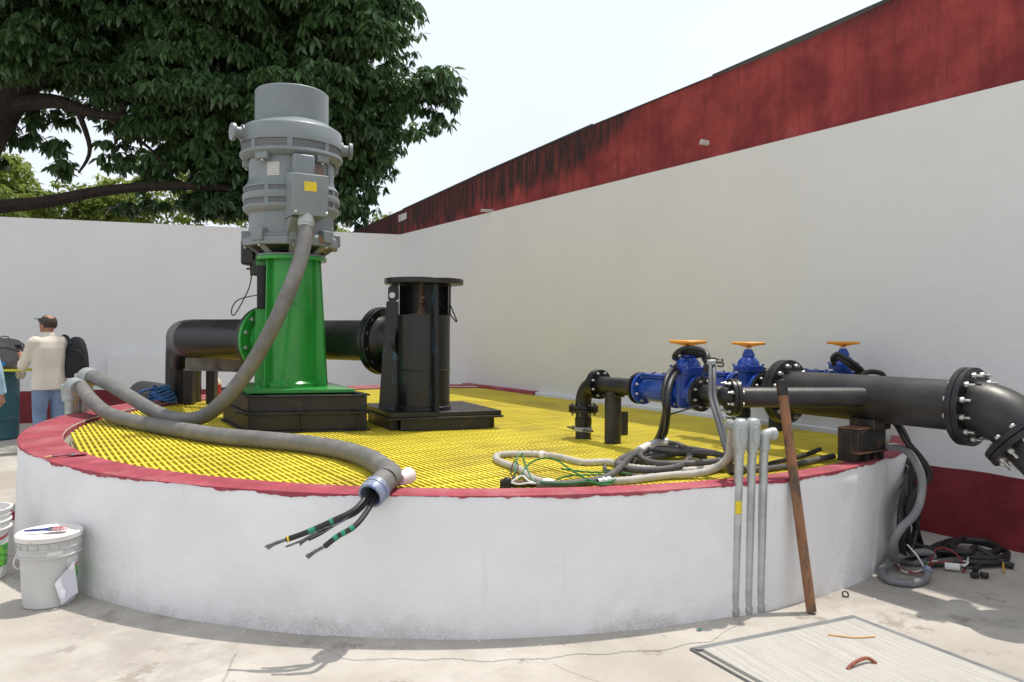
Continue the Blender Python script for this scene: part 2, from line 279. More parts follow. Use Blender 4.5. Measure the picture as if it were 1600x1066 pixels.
# ------------------------------------------------------------------ mesh builder
MZ = Vector((0, 0, 1))
def V(*a): return Vector(a[0]) if len(a) == 1 else Vector(a)
def frame_of(d, up=None):
    d = V(d).normalized(); u = V(up) if up else (Vector((0, 0, 1)) if abs(d.z) < .95 else Vector((1, 0, 0)))
    x = u.cross(d).normalized(); y = d.cross(x).normalized(); return x, y, d
class B:
    def __init__(s): s.bm = bmesh.new(); s.uvl = s.bm.loops.layers.uv.new('UVMap')
    def poly(s, pts, uv=None):
        f = s.bm.faces.new([s.bm.verts.new(V(p)) for p in pts])
        if uv:
            for lp, t in zip(f.loops, uv): lp[s.uvl].uv = t
        return f
    def hexa(s, a, b):
        """a, b: two matching quads (bottom, top)"""
        va = [s.bm.verts.new(V(p)) for p in a]; vb = [s.bm.verts.new(V(p)) for p in b]; k = len(va)
        s.bm.faces.new(list(reversed(va))); s.bm.faces.new(vb)
        for i in range(k): s.bm.faces.new((va[i], va[(i+1) % k], vb[(i+1) % k], vb[i]))
        return s
    def box(s, c, d, ax=(1, 0, 0), ay=(0, 1, 0), az=(0, 0, 1)):
        c = V(c); x, y, z = V(ax)*d[0]/2, V(ay)*d[1]/2, V(az)*d[2]/2
        q = [(-1, -1), (1, -1), (1, 1), (-1, 1)]
        return s.hexa([c+i*x+j*y-z for i, j in q], [c+i*x+j*y+z for i, j in q])
    def prism(s, pts, z0, z1): return s.hexa([(p[0], p[1], z0) for p in pts], [(p[0], p[1], z1) for p in pts])
    def plate(s, pts, off):
        off = V(off); return s.hexa([V(p) for p in pts], [V(p)+off for p in pts])
    def lathe(s, o, d, prof, n=32, up=None, a0=0., a1=2*PI, caps=True, ex=1., ey=1.):
        """profile [(r, h)] swept round axis d from o"""
        o = V(o); x, y, w = frame_of(d, up); full = abs(a1-a0-2*PI) < 1e-6; k = n if full else n+1; rings = []
        for r, h in prof:
            rings.append([s.bm.verts.new(o+w*h+x*(ex*r*math.cos(a0+(a1-a0)*i/n))+y*(ey*r*math.sin(a0+(a1-a0)*i/n))) for i in range(k)])
        for j in range(len(rings)-1):
            for i in range(n):
                i2 = (i+1) % k
                f = s.bm.faces.new((rings[j][i], rings[j][i2], rings[j+1][i2], rings[j+1][i]))
                rr = prof[j][0]
                uu = [a0+(a1-a0)*i/n, a0+(a1-a0)*(i+1)/n]
                for lp, t in zip(f.loops, [(uu[0]*rr, prof[j][1]), (uu[1]*rr, prof[j][1]), (uu[1]*rr, prof[j+1][1]), (uu[0]*rr, prof[j+1][1])]): lp[s.uvl].uv = t
        if caps and full:
            if prof[0][0] > 1e-5: s.bm.faces.new(list(reversed(rings[0])))
            if prof[-1][0] > 1e-5: s.bm.faces.new(rings[-1])
        return s
    def cyl(s, p0, p1, r0, r1=None, n=20):
        p0, p1 = V(p0), V(p1); r1 = r0 if r1 is None else r1
        return s.lathe(p0, p1-p0, [(r0, 0), (r1, (p1-p0).length)], n)
    def tube(s, pts, r, n=12, sub=6, rfun=None, closed=False, caps=True):
        P = spline(pts, sub) if sub > 1 else [V(p) for p in pts]
        if closed and sub > 1: P = P
        rings = []; T0 = (P[1]-P[0]).normalized(); x, y, _ = frame_of(T0)
        L = 0
        for i, q in enumerate(P):
            T = (P[min(i+1, len(P)-1)]-P[max(i-1, 0)])
            if T.length < 1e-9: T = T0
            T.normalize(); q_ = T0.rotation_difference(T); x = q_ @ x; y = q_ @ y; T0 = T
            if i: L += (P[i]-P[i-1]).length
            rr = rfun(i/(len(P)-1), L) if rfun else r
            rings.append([s.bm.verts.new(q+x*(rr*math.cos(2*PI*k/n))+y*(rr*math.sin(2*PI*k/n))) for k in range(n)])
        for a, b in zip(rings, rings[1:]):
            for k in range(n): s.bm.faces.new((a[k], a[(k+1) % n], b[(k+1) % n], b[k]))
        if caps: s.bm.faces.new(list(reversed(rings[0]))); s.bm.faces.new(rings[-1])
        return s
    def sphere(s, c, r, sc=(1, 1, 1), n=14):
        mt = Matrix.Translation(V(c)) @ Matrix.Diagonal((r*sc[0], r*sc[1], r*sc[2], 1))
        bmesh.ops.create_uvsphere(s.bm, u_segments=n, v_segments=max(6, n*2//3), radius=1, matrix=mt); return s
    def loft(s, rings, close=True, caps=True):
        R = [[s.bm.verts.new(V(p)) for p in r] for r in rings]; n = len(R[0])
        for a, b in zip(R, R[1:]):
            for k in range(n if close else n-1): s.bm.faces.new((a[k], a[(k+1) % n], b[(k+1) % n], b[k]))
        if caps: s.bm.faces.new(list(reversed(R[0]))); s.bm.faces.new(R[-1])
        return s
def spline(pts, sub=6):
    P = [V(p) for p in pts]; out = []
    for i in range(len(P)-1):
        a, b, c, d = P[max(i-1, 0)], P[i], P[i+1], P[min(i+2, len(P)-1)]
        for k in range(sub):
            t = k/sub; t2, t3 = t*t, t*t*t
            out.append(.5*((2*b)+(c-a)*t+(2*a-5*b+4*c-d)*t2+(3*b-a-3*c+d)*t3))
    out.append(P[-1]); return out

ORG = {}
def mesh_of(b, name, origin, m, sharp=32, flat=False):
    bm = b.bm; bmesh.ops.translate(bm, verts=bm.verts, vec=-V(origin))
    bmesh.ops.recalc_face_normals(bm, faces=bm.faces)
    me = bpy.data.meshes.new(name); bm.to_mesh(me); bm.free()
    if not flat:
        me.polygons.foreach_set('use_smooth', [True]*len(me.polygons)); me.set_sharp_from_angle(angle=math.radians(sharp))
    for x in (m if isinstance(m, list) else [m]): me.materials.append(M[x] if isinstance(x, str) else x)
    return me
def tag(o, label=None, cat=None, group=None, kind=None):
    if label: o['label'] = label
    if cat: o['category'] = cat
    if group: o['group'] = group
    if kind: o['kind'] = kind
    return o
def thing(name, label, cat, origin, group=None):
    o = bpy.data.objects.new(name, None); C.objects.link(o); o.empty_display_size = .1; o.location = V(origin); ORG[o] = V(origin)
    return tag(o, label, cat, group)
def part(name, b, m, parent, label=None, bevel=0, sharp=32, flat=False, kind=None):
    o = bpy.data.objects.new(name, mesh_of(b, name, ORG[parent], m, sharp, flat)); C.objects.link(o); o.parent = parent; ORG[o] = ORG[parent]
    if bevel: bevel_(o, bevel)
    return tag(o, label, None, None, kind)
def solo(name, b, m, label, cat, origin, group=None, bevel=0, kind=None, sharp=32, flat=False):
    o = bpy.data.objects.new(name, mesh_of(b, name, origin, m, sharp, flat)); C.objects.link(o); o.location = V(origin); ORG[o] = V(origin)
    if bevel: bevel_(o, bevel)
    return tag(o, label, cat, group, kind)
def bevel_(o, w):
    md = o.modifiers.new('bevel', 'BEVEL'); md.width = w; md.segments = 2; md.limit_method = 'ANGLE'; md.angle_limit = math.radians(40); md.harden_normals = False
def dup(root, loc, label=None, rotz=0):
    r = root.copy(); C.objects.link(r); r.location = V(loc); r.rotation_euler = (0, 0, rotz)
    if label: r['label'] = label
    for ch in list(root.children):
        c = ch.copy(); C.objects.link(c); c.parent = r
        for g in ch.children:
            d = g.copy(); C.objects.link(d); d.parent = c
    return r
def struct(name, b, m, origin=(0, 0, 0), **k): return solo(name, b, m, None, None, origin, kind='structure', **k)

# shared bolt: hexagon head, nut and thread end along +Z
def bolt_mesh(name, m, r, grip, tail):
    b = B(); g = grip/2
    b.lathe((0, 0, 0), (0, 0, 1), [(r*.5, -g-r*1.3-tail), (r*.5, -g-r*1.3), (r*.88, -g-r*1.28), (r, -g-r*1.1), (r, -g), (r*.5, -g), (r*.5, g), (r, g), (r, g+r*1.0), (r*.85, g+r*1.2)], 6)
    return mesh_of(b, name, (0, 0, 0), m)
BOLTS = {}
def bolts(parent, c, d, rad, k, r=.012, grip=.05, tail=.02, m='bolt', phase=.5, flip=False, up=None):
    key = (m, round(r, 4), round(grip, 3), round(tail, 3))
    if key not in BOLTS: BOLTS[key] = bolt_mesh('bolt', m, r, grip, tail)
    x, y, w = frame_of(d, up); dd = -w if flip else w
    for i in range(k):
        a = 2*PI*(i+phase)/k
        o = bpy.data.objects.new('bolt', BOLTS[key]); C.objects.link(o); o.parent = parent; ORG[o] = ORG[parent]
        o.location = V(c)+x*(rad*math.cos(a))+y*(rad*math.sin(a))-ORG[parent]
        o.rotation_euler = dd.to_track_quat('Z', 'Y').to_euler()
def flange(b, c, d, r, t, ri=0, n=36):
    """disc of thickness t centred on c along d, edges eased"""
    e = .003; b.lathe(V(c)-V(d).normalized()*t/2, d, [(r-e, 0), (r, e), (r, t-e), (r-e, t)], n)

# ------------------------------------------------------------------ yard frame
NA = .586; nw = Vector((math.cos(NA), math.sin(NA), 0)); mw = Vector((nw.y, -nw.x, 0))     # right wall: normal, run
NB = 1.877; nl = Vector((math.cos(NB), math.sin(NB), 0)); ml = Vector((-nl.y, nl.x, 0))     # left wall (runs left)
def W_(n, s, z=0): return nw*n + mw*s + Vector((0, 0, z))
TC = Vector((-.368, 7.755, 0)); TR = 4.0; TH = .731
corner = Vector((-2.137, 14.065, 0))

# ---- ground
b = B(); X = [-900, -60, -20, 20, 60, 900]; Y = [-900, -60, -20, 30, 60, 1500]
for i in range(5):
    for j in range(5): b.poly([(X[i], Y[j], 0), (X[i+1], Y[j], 0), (X[i+1], Y[j+1], 0), (X[i], Y[j+1], 0)])
bmesh.ops.remove_doubles(b.bm, verts=b.bm.verts, dist=1e-4)
struct('ground', b, 'concrete')
# apron of newer concrete hugging the tank foot, broken edge
b = B(); nseg = 150; inn = []; out = []; top = []
for i in range(nseg+1):
    t = i/nseg; a = math.radians(262+(293-262)*t)
    w = .24+.012*math.sin(a*37)+.010*math.sin(a*91+1)+rng.normal(0, .0035)
    w *= min(1, .55+6*t, .35+5*(1-t))
    inn.append(TC+Vector((math.cos(a), math.sin(a), 0))*3.9); top.append(TC+Vector((math.cos(a), math.sin(a), 0))*(4.02+w)); out.append(TC+Vector((math.cos(a), math.sin(a), 0))*(4.026+w))
up_ = Vector((0, 0, .0045)); lo_ = Vector((0, 0, -.01))
for i in range(nseg):
    b.poly([inn[i]+up_, top[i]+up_, top[i+1]+up_, inn[i+1]+up_]); b.poly([top[i]+up_, out[i]+lo_, out[i+1]+lo_, top[i+1]+up_])
bmesh.ops.remove_doubles(b.bm, verts=b.bm.verts, dist=1e-5)
struct('concrete_apron', b, 'concrete')

# ---- right wall, old red wall behind it
wr = thing('white_wall', 'tall white rendered wall with dark red base running along the right', 'wall', W_(6, -4))
b = B(); b.hexa([W_(6, -12.95), W_(6, 5), W_(6.06, 5), W_(6.06, -12.95)], [W_(6, -12.95, 3.394), W_(6, 5, 3.394), W_(6.06, 5, 3.394), W_(6.06, -12.95, 3.394)])
part('wall', b, 'wall', wr)
b = B()
def ragged(f0, f1, s0, s1, z1, th, k):
    """painted dado: thin coat with a slightly wavering top edge"""
    for i in range(k):
        a, c = s0+(s1-s0)*i/k, s0+(s1-s0)*(i+1)/k
        za, zc = z1+.004*math.sin(a*9)+.003*math.sin(a*31), z1+.004*math.sin(c*9)+.003*math.sin(c*31)
        b.poly([f0(a, 0), f0(c, 0), f0(c, zc), f0(a, za)]); b.poly([f0(a, za), f0(c, zc), f1(c, zc), f1(a, za)])
ragged(lambda s, z: W_(5.996, s, z), lambda s, z: W_(6.001, s, z), -12.95, 5, .534, .004, 120)
bmesh.ops.remove_doubles(b.bm, verts=b.bm.verts, dist=1e-5)
part('painted_base', b, 'band', wr)
# kerb between the grating and the wall
b = B(); b.hexa([W_(5.90, -8.35, .5), W_(5.90, -3.6, .5), W_(5.999, -3.6, .5), W_(5.999, -8.35, .5)], [W_(5.93, -8.35, .735), W_(5.93, -3.6, .735), W_(5.999, -3.6, .735), W_(5.999, -8.35, .735)])
part('kerb', b, 'wall', wr, 'white kerb along the grating', bevel=.01)

rb = thing('red_building', 'weathered dark red building wall with black mould rising behind the white wall', 'building', W_(6.3, -4))
tops = [(-19, 3.52), (-15.3, 3.715), (-9.6, 4.075), (-6.4, 4.235), (-4.33, 4.275), (-3.42, 4.36), (-2.44, 4.41), (5, 4.79)]
def topz(s):
    for (a, za), (c, zc) in zip(tops, tops[1:]):
        if a <= s <= c: return za+(zc-za)*(s-a)/(c-a)
    return tops[-1][1]
b = B(); ss = np.linspace(-19, 5, 61)
for s0, s1 in zip(ss, ss[1:]):
    z0, z1 = topz(s0), topz(s1)
    b.poly([W_(6.065, s0, 2.9), W_(6.065, s1, 2.9), W_(6.065, s1, z1), W_(6.065, s0, z0)], [(s0, z0-2.9), (s1, z1-2.9), (s1, 0), (s0, 0)])
    b.poly([W_(6.065, s0, 0), W_(6.065, s1, 0), W_(6.065, s1, 2.9), W_(6.065, s0, 2.9)], [(s0, z0), (s1, z1), (s1, z1-2.9), (s0, z0-2.9)])
b.poly([W_(6.065, -19, 0), W_(6.065, -19, topz(-19)), W_(10, -19, topz(-19)), W_(10, -19, 0)])
bmesh.ops.remove_doubles(b.bm, verts=b.bm.verts, dist=1e-5)
part('wall', b, 'oldred', rb)
b = B()
for i, (s0, s1) in enumerate([(-19, -12.9), (-12.9, -10.2), (-10.2, -7.3), (-7.3, -5.35), (-5.35, -3.1), (-3.1, 5)]):
    e = .006*(i % 3); o_ = .008+.006*((i*2) % 3)
    q = lambda s, nn, dz: W_(nn, s, topz(s)+dz)
    b.hexa([q(s0, 6.065-o_, .002), q(s1-.02, 6.065-o_, .002), q(s1-.02, 10, .2), q(s0, 10, .2)], [q(s0, 6.065-o_, .014+e), q(s1-.02, 6.065-o_, .014+e), q(s1-.02, 10, .25), q(s0, 10, .25)])
part('roof', b, 'roofedge', rb)
for s, z, l_, dz in ((-9.68, 3.425, .20, -.01), (-5.42, 3.575, .07, .01)):
    b = B(); b.cyl(W_(6.08, s, z), W_(6.065-l_, s-.03, z+dz), .022 if l_ > .1 else .03, n=12); part('drain_stub', b, 'pvc', rb)
b = B(); b.plate([W_(6.06, -13.1, 3.66), W_(6.06, -12.75, 3.68), W_(6.06, -12.75, 3.80), W_(6.06, -13.1, 3.79)], nw*.03); part('patch', b, 'pvc', rb, 'pale cement patch')

# ---- left wall
wl = thing('white_wall', 'grey-white wall with dark red base across the back left under the tree', 'wall', corner+ml*6)
def Lw(n, t, z=0): return nl*n + ml*t + Vector((0, 0, z))
t0 = corner.dot(ml); n0 = corner.dot(nl)
b = B(); b.hexa([Lw(n0, t0-.05), Lw(n0, t0+18), Lw(n0+.2, t0+18), Lw(n0+.2, t0-.05)], [Lw(n0, t0-.05, 3.394), Lw(n0, t0+18, 3.36), Lw(n0+.2, t0+18, 3.36), Lw(n0+.2, t0-.05, 3.394)])
part('wall', b, 'wall', wl)
b = B(); ragged(lambda s, z: Lw(n0-.004, s, z), lambda s, z: Lw(n0+.001, s, z), t0, t0+18, .53, .004, 60); part('painted_base', b, 'band', wl)
lb = thing('low_block', 'low white masonry block with red base standing against the back wall', 'block', Lw(n0-.1, t0+3.6))
b = B(); b.hexa([Lw(n0-.16, t0+2.4), Lw(n0-.16, t0+4.92), Lw(n0-.002, t0+4.92), Lw(n0-.002, t0+2.4)], [Lw(n0-.16, t0+2.4, 1.15), Lw(n0-.16, t0+4.92, 1.15), Lw(n0-.002, t0+4.92, 1.15), Lw(n0-.002, t0+2.4, 1.15)])
part('masonry', b, 'wall', lb, bevel=.012)
b = B(); b.box(Lw(n0-.163, t0+3.66, .265), (2.52, .004, .53), ml, nl); part('painted_base', b, 'band', lb)

# ------------------------------------------------------------------ the round tank
tk = thing('round_tank', 'round waist-high white masonry tank with faded red rim', 'tank', TC)
ANG0, ANG1 = math.radians(92.5), math.radians(335.2); NS = 300
IC = Vector((-.27, 7.66, 0)); IR = 3.74
def rin(a):
    d = Vector((math.cos(a), math.sin(a), 0)); o = TC-IC; bq = d.dot(o); return -bq+math.sqrt(bq*bq-(o.dot(o)-IR*IR))
b = B(); rings = []
for i in range(NS+1):
    a = ANG0+(ANG1-ANG0)*i/NS; d = Vector((math.cos(a), math.sin(a), 0)); ri = rin(a)
    wob = .004*math.sin(a*11)+.003*math.sin(a*29+2)
    pr = [(4.028+wob, -.02), (4.016+wob*1.2, .10), (4.008+wob, .35), (4.0, .60), (3.998, .715), (3.99, TH-.004), (ri, TH-.004), (ri-.002, .05)]
    rings.append([TC+d*r+Vector((0, 0, z)) for r, z in pr])
b.loft(rings, close=False, caps=False)
part('wall', b, 'tankwhite', tk, sharp=50)
# rim coat: on top and lapping raggedly over the outer edge
b = B(); rings = []; rag = 0
for i in range(NS*3+1):
    a = ANG0+(ANG1-ANG0)*i/(NS*3); d = Vector((math.cos(a), math.sin(a), 0)); ri = rin(a)
    rag = rag*.6+rng.normal(0, .0028); lap = .012+.007*math.sin(a*17)+.005*math.sin(a*53+1)+rag; lap = max(.001, lap)
    zl = TH-.006-lap
    ro = 4.0015 if zl < .715 else 3.998
    rings.append([TC+d*ro+Vector((0, 0, zl)), TC+d*4.0012+Vector((0, 0, TH-.0055)), TC+d*3.990+Vector((0, 0, TH)), TC+d*(ri+.002)+Vector((0, 0, TH)), TC+d*(ri-.006)+Vector((0, 0, TH-.05))])
b.loft(rings, close=False, caps=False)
part('rim', b, 'rimred', tk, sharp=50)
b = B(); b.hexa([W_(5.86, -10.3, .5), W_(5.86, -8.36, .5), W_(5.998, -8.36, .5), W_(5.998, -10.3, .5)], [W_(5.88, -10.3, .742), W_(5.88, -8.36, .742), W_(5.998, -8.36, .742), W_(5.998, -10.3, .742)])
part('rim_kerb', b, 'rimred', tk, bevel=.01)
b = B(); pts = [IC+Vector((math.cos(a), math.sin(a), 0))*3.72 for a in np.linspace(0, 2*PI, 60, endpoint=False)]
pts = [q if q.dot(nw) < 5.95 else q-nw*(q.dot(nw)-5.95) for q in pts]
b.poly([q+Vector((0, 0, .61)) for q in pts]); part('pit_floor', b, 'pit', tk)  # set high under the bars so the gaps look lighter

# ---- grating panels: bearing bars along the wall direction, cross rods below
gr = thing('grating', 'yellow moulded grating covering the round tank', 'grating', IC)
PITCH = .038; GZ = .700; GR = 3.705
NMIN = IC.dot(nw)-GR+.035; NMAX = 5.895
sc = IC.dot(mw); ncn = IC.dot(nw)
def chord(off):          # bar at wall-offset off: its s range inside the circle
    h = GR*GR-(off-ncn)**2
    return None if h <= 0 else (sc-math.sqrt(h), sc+math.sqrt(h))
PW = PITCH*32; PL = 2.44
k0 = NMIN; ip = 0
while k0 < NMAX:
    k1 = min(k0+PW, NMAX)
    shift = (ip % 3)*.8
    s_lo = sc-GR-shift
    while s_lo < sc+GR:
        s_hi = s_lo+PL; b = B(); cnt = 0
        off = k0+PITCH*.5
        while off < k1-.004:
            c_ = chord(off)
            if c_:
                a, e = max(c_[0], s_lo+.004), min(c_[1], s_hi-.004)
                if e-a > .01:
                    q0, q1 = .0088, .0072
                    b.hexa([W_(off-q1, a, GZ-.030), W_(off-q1, e, GZ-.030), W_(off+q1, e, GZ-.030), W_(off+q1, a, GZ-.030)],
                           [W_(off-q0, a, GZ), W_(off-q0, e, GZ), W_(off+q0, e, GZ), W_(off+q0, a, GZ)]); cnt += 1
            off += PITCH
        s = s_lo+.046
        while s < s_hi-.004:
            h = GR*GR-(s-sc)**2
            if h > 0:
                a, e = max(ncn-math.sqrt(h), k0+.004), min(ncn+math.sqrt(h), k1-.004)
                if e-a > .01:
                    q0, q1 = .0115, .0095
                    b.hexa([W_(a, s-q1, GZ-.020), W_(e, s-q1, GZ-.020), W_(e, s+q1, GZ-.020), W_(a, s+q1, GZ-.020)],
                           [W_(a, s-q0, GZ-.003), W_(e, s-q0, GZ-.003), W_(e, s+q0, GZ-.003), W_(a, s+q0, GZ-.003)]); cnt += 1
            s += .205
        if cnt: 
            dz = rng.uniform(-.003, .003); bmesh.ops.translate(b.bm, verts=b.bm.verts, vec=(0, 0, dz))
            part('grating_panel', b, 'grating', gr, flat=True)
        else: b.bm.free()
        s_lo = s_hi
    k0 += PW+.006; ip += 1

# ------------------------------------------------------------------ green pump with grey motor
PX = Vector((-2.04, 6.85, 0))
vp = thing('vertical_pump', 'vertical pump with tall grey motor on a green discharge head', 'pump', (PX.x, PX.y, GZ))
def P_(dx, dy, z): return PX+Vector((dx, dy, z))
# base frame of rolled beams
A_, B_, D_, Cc = Vector((-2.20, 6.19, 0)), Vector((-1.255, 6.40, 0)), Vector((-2.74, 7.05, 0)), Vector((-1.80, 7.28, 0))
bf = None
def ibeam(b, p, q, z0, z1, fl, inward, web=.012, th=.014, ends=0):
    p, q = V(p), V(q); d = (q-p).normalized(); c = (p+q)/2; L = (q-p).length
    b.box(c+Vector((0, 0, (z0+z1)/2)), (L, web, z1-z0-2*th-.002), d, Vector((-d.y, d.x, 0)))
    for z in (z0+th/2, z1-th/2): b.box(c+Vector((0, 0, z)), (L+ends, fl, th), d, Vector((-d.y, d.x, 0)))
bfp = None
b = B(); ctr = (A_+B_+Cc+D_)/4
ibeam(b, A_, B_, .703, .862, .075, ctr); bfp = part('base_frame', b, 'steelblack', vp, bevel=.003)
for (p, q) in ((D_, A_), (B_, Cc), (Cc, D_)):
    b = B(); ibeam(b, p, q, .704, .861, .07, ctr); part('beam', b, 'steelblack', bfp, bevel=.003)
for (p, q) in ((A_, B_), (D_, A_), (B_, Cc), (Cc, D_)):
    b = B(); k_ = .002 if (p is A_ or p is B_) and q in (B_,) else 0
    ibeam(b, p, q, .864-k_, 1.016-k_, .075 if p is A_ else .07, ctr); part('beam', b, 'steelblack', bfp, bevel=.003)
for t, zz in ((.42, .78), (.93, .78)):
    b = B(); c = A_+(B_-A_)*t; d = (B_-A_).normalized(); nn = Vector((d.y, -d.x, 0))
    b.box(c+nn*.03+Vector((0, 0, .782)), (.012, .055, .125), d, nn); b.box(c+nn*.045+Vector((0, 0, .869)), (.11, .07, .010), d, nn)
    part('stiffener', b, 'steelblack', bfp)
b = B(); b.box(A_+Vector((-.02, -.03, .872)), (.15, .08, .010), Vector((.97, .2, 0)).normalized(), Vector((-.2, .97, 0)).normalized()); b.box(D_+Vector((-.05, .0, .872)), (.10, .2, .010)); part('bracket_plate', b, 'steelblack', bfp)
# green base plate
gp = [Vector((-2.245, 6.30, 0)), Vector((-1.385, 6.53, 0)), Vector((-1.85, 7.42, 0)), Vector((-2.735, 7.185, 0))]
b = B(); b.prism(gp, 1.018, 1.052); part('base_plate', b, 'green', vp, bevel=.004)
# discharge head
dh_b = B()
zc0, zc1 = 1.0535, 2.205
b = dh_b; x_, y_, _ = frame_of((0, 0, 1))
b.lathe(P_(0, 0, zc0), (0, 0, 1), [(.262, 0), (.262, .03), (.238, .05), (.236, .66)], 48)
# upper shell leaves a window on the left flank
def ang(v): return math.atan2(V(v).dot(y_), V(v).dot(x_))
wa = ang((-1, -.35, 0)); half = math.radians(34)
b.lathe(P_(0, 0, zc0+.66), (0, 0, 1), [(.236, 0), (.226, zc1-zc0-.66)], 44, a0=wa+half, a1=wa+2*PI-half)
b.lathe(P_(0, 0, zc0+.66), (0, 0, 1), [(.222, 0), (.212, zc1-zc0-.66)], 44, a0=wa+half, a1=wa+2*PI-half)
dh = part('discharge_head', b, 'green', vp)
b = B(); b.lathe(P_(0, 0, 2.198), (0, 0, 1), [(.20, 0), (.312, 0), (.316, .004), (.316, .030), (.312, .034), (.20, .034)], 56, caps=False); part('top_flange', b, 'green', dh)
def fin(b, axis, a, r0t, r1t, r0b, r1b, z0, z1, th=.014):
    d = Vector((math.cos(a), math.sin(a), 0)); q = Vector((-d.y, d.x, 0))*th/2
    pts = [axis+d*r0b+Vector((0, 0, z0)), axis+d*r1b+Vector((0, 0, z0)), axis+d*r1t+Vector((0, 0, z1)), axis+d*r0t+Vector((0, 0, z1))]
    b.plate([p_-q for p_ in pts], q*2)
for deg, rt, rb_, zt in ((-10, .262, .345, zc1-.006), (236, .275, .30, zc1-.006), (80, .29, .36, zc1-.006), (35, .28, .35, zc1-.006), (150, .28, .34, zc1-.006)):
    b = B(); fin(b, PX, math.radians(deg), .20, rt, .22, rb_, zc0+.001, zt); part('rib', b, 'green', dh, bevel=.003)
b = B(); fin(b, PX, math.radians(200), .21, .312, .21, .322, zc0+.001, 1.755); part('rib', b, 'green', dh, bevel=.003)
b = B(); fin(b, PX, math.radians(200), .21, .312, .21, .312, 2.15, 2.197); part('rib', b, 'green', dh, bevel=.003)
b = B(); a_ = math.radians(203); d_ = Vector((math.cos(a_), math.sin(a_), 0)); b.box(PX+d_*.20+Vector((0, 0, 1.955)), (.205, .02, .39), d_, Vector((-d_.y, d_.x, 0))); part('window_dark_plate', b, 'black', dh)  # black plate put across the window in place of its dark inside
b = B(); b.cyl(P_(.10, -.205, 1.81), P_(.118, -.262, 1.81), .016, n=10); b.cyl(P_(.118, -.262, 1.81), P_(.121, -.27, 1.81), .011, n=6); part('plug', b, 'green', dh)
b = B(); b.lathe(P_(-.02, 0, 1.72), (0, 0, 1), [(.17, 0), (.17, .46)], 24); part('dark_core', b, 'black', dh)  # black cylinder put inside the head to darken what shows through
# discharge neck and flange facing back-left
nd = Vector((-.848, .53, 0)).normalized(); ZP = 1.47
def Q_(t, z=ZP): return PX+nd*t+Vector((0, 0, z))
b = B(); b.lathe(Q_(.15), nd, [(.205, 0), (.20, .10), (.215, .16)], 40); part('discharge_neck', b, 'green', dh)
b = B(); flange(b, Q_(.335), nd, .315, .035, n=48); fg = part('discharge_flange', b, 'green', dh)
# depth limit: bolts sit under the discharge head
bolts(dh, Q_(.35), nd, .270, 12, r=.021, grip=.068, tail=.02, flip=True)
for dx, dy in ((.30, .02), (-.24, -.18), (.02, .40)):
    b = B(); b.lathe(P_(dx, dy, 1.052), (0, 0, 1), [(.02, 0), (.02, .02)], 6); part('anchor_nut', b, 'green', vp)
# seal-water bottle box and copper line at left
mot = None
b = B(); b.lathe(P_(0, 0, 3.735), (0, 0, -1), [(.30, -.001), (.318, 0), (.326, .008), (.326, .29), (.335, .30)], 64)
mot = part('motor', b, 'grey', vp)
b = B(); b.lathe(P_(0, 0, 3.445), (0, 0, -1), [(.33, 0), (.345, .006), (.425, .055), (.440, .066), (.447, .078), (.447, .215), (.437, .215)], 64, caps=False); part('fan_shroud', b, 'grey', mot)
b = B(); b.lathe(P_(0, 0, 3.232), (0, 0, -1), [(.436, 0), (.436, .078)], 72, caps=False); part('vent_screen', b, 'screen', mot)
for k in range(8):
    a = 2*PI*k/8+.25; d = Vector((math.cos(a), math.sin(a), 0)); b = B(); b.box(PX+d*.436+Vector((0, 0, 3.193)), (.012, .045, .08), d, Vector((-d.y, d.x, 0))); part('vent_post', b, 'grey', mot)
b = B(); b.lathe(P_(0, 0, 3.155), (0, 0, -1), [(.436, 0), (.453, .0), (.456, .006), (.456, .026), (.43, .05), (.385, .062)], 64, caps=False); part('lip_ring', b, 'grey', mot)
b = B(); b.lathe(P_(0, 0, 3.14), (0, 0, -1), [(.376, 0), (.376, .215), (.388, .255), (.418, .293), (.424, .30), (.424, .312), (.41, .312)], 64, caps=False); part('motor_body', b, 'grey', mot)
b = B(); b.lathe(P_(0, 0, 2.828), (0, 0, -1), [(.414, 0), (.414, .046)], 72, caps=False); part('vent_screen', b, 'screen', mot)
b = B(); b.lathe(P_(0, 0, 2.782), (0, 0, -1), [(.414, 0), (.426, 0), (.43, .012), (.43, .05), (.426, .06), (.414, .06)], 64, caps=False); part('lip_ring', b, 'grey', mot)
b = B(); b.lathe(P_(0, 0, 2.722), (0, 0, -1), [(.414, 0), (.414, .05)], 72, caps=False); part('vent_screen', b, 'screen', mot)
for k in range(8):
    a = 2*PI*k/8+.55; d = Vector((math.cos(a), math.sin(a), 0)); b = B()
    for zz, hh in ((2.805, .044), (2.697, .048)): b.box(PX+d*.415+Vector((0, 0, zz)), (.014, .04, hh), d, Vector((-d.y, d.x, 0)))
    part('vent_post', b, 'grey', mot)
b = B(); b.lathe(P_(0, 0, 2.672), (0, 0, -1), [(.414, 0), (.428, 0), (.430, .01), (.424, .03), (.39, .06), (.376, .07), (.376, .30)], 64, caps=False); part('lower_body', b, 'grey', mot)
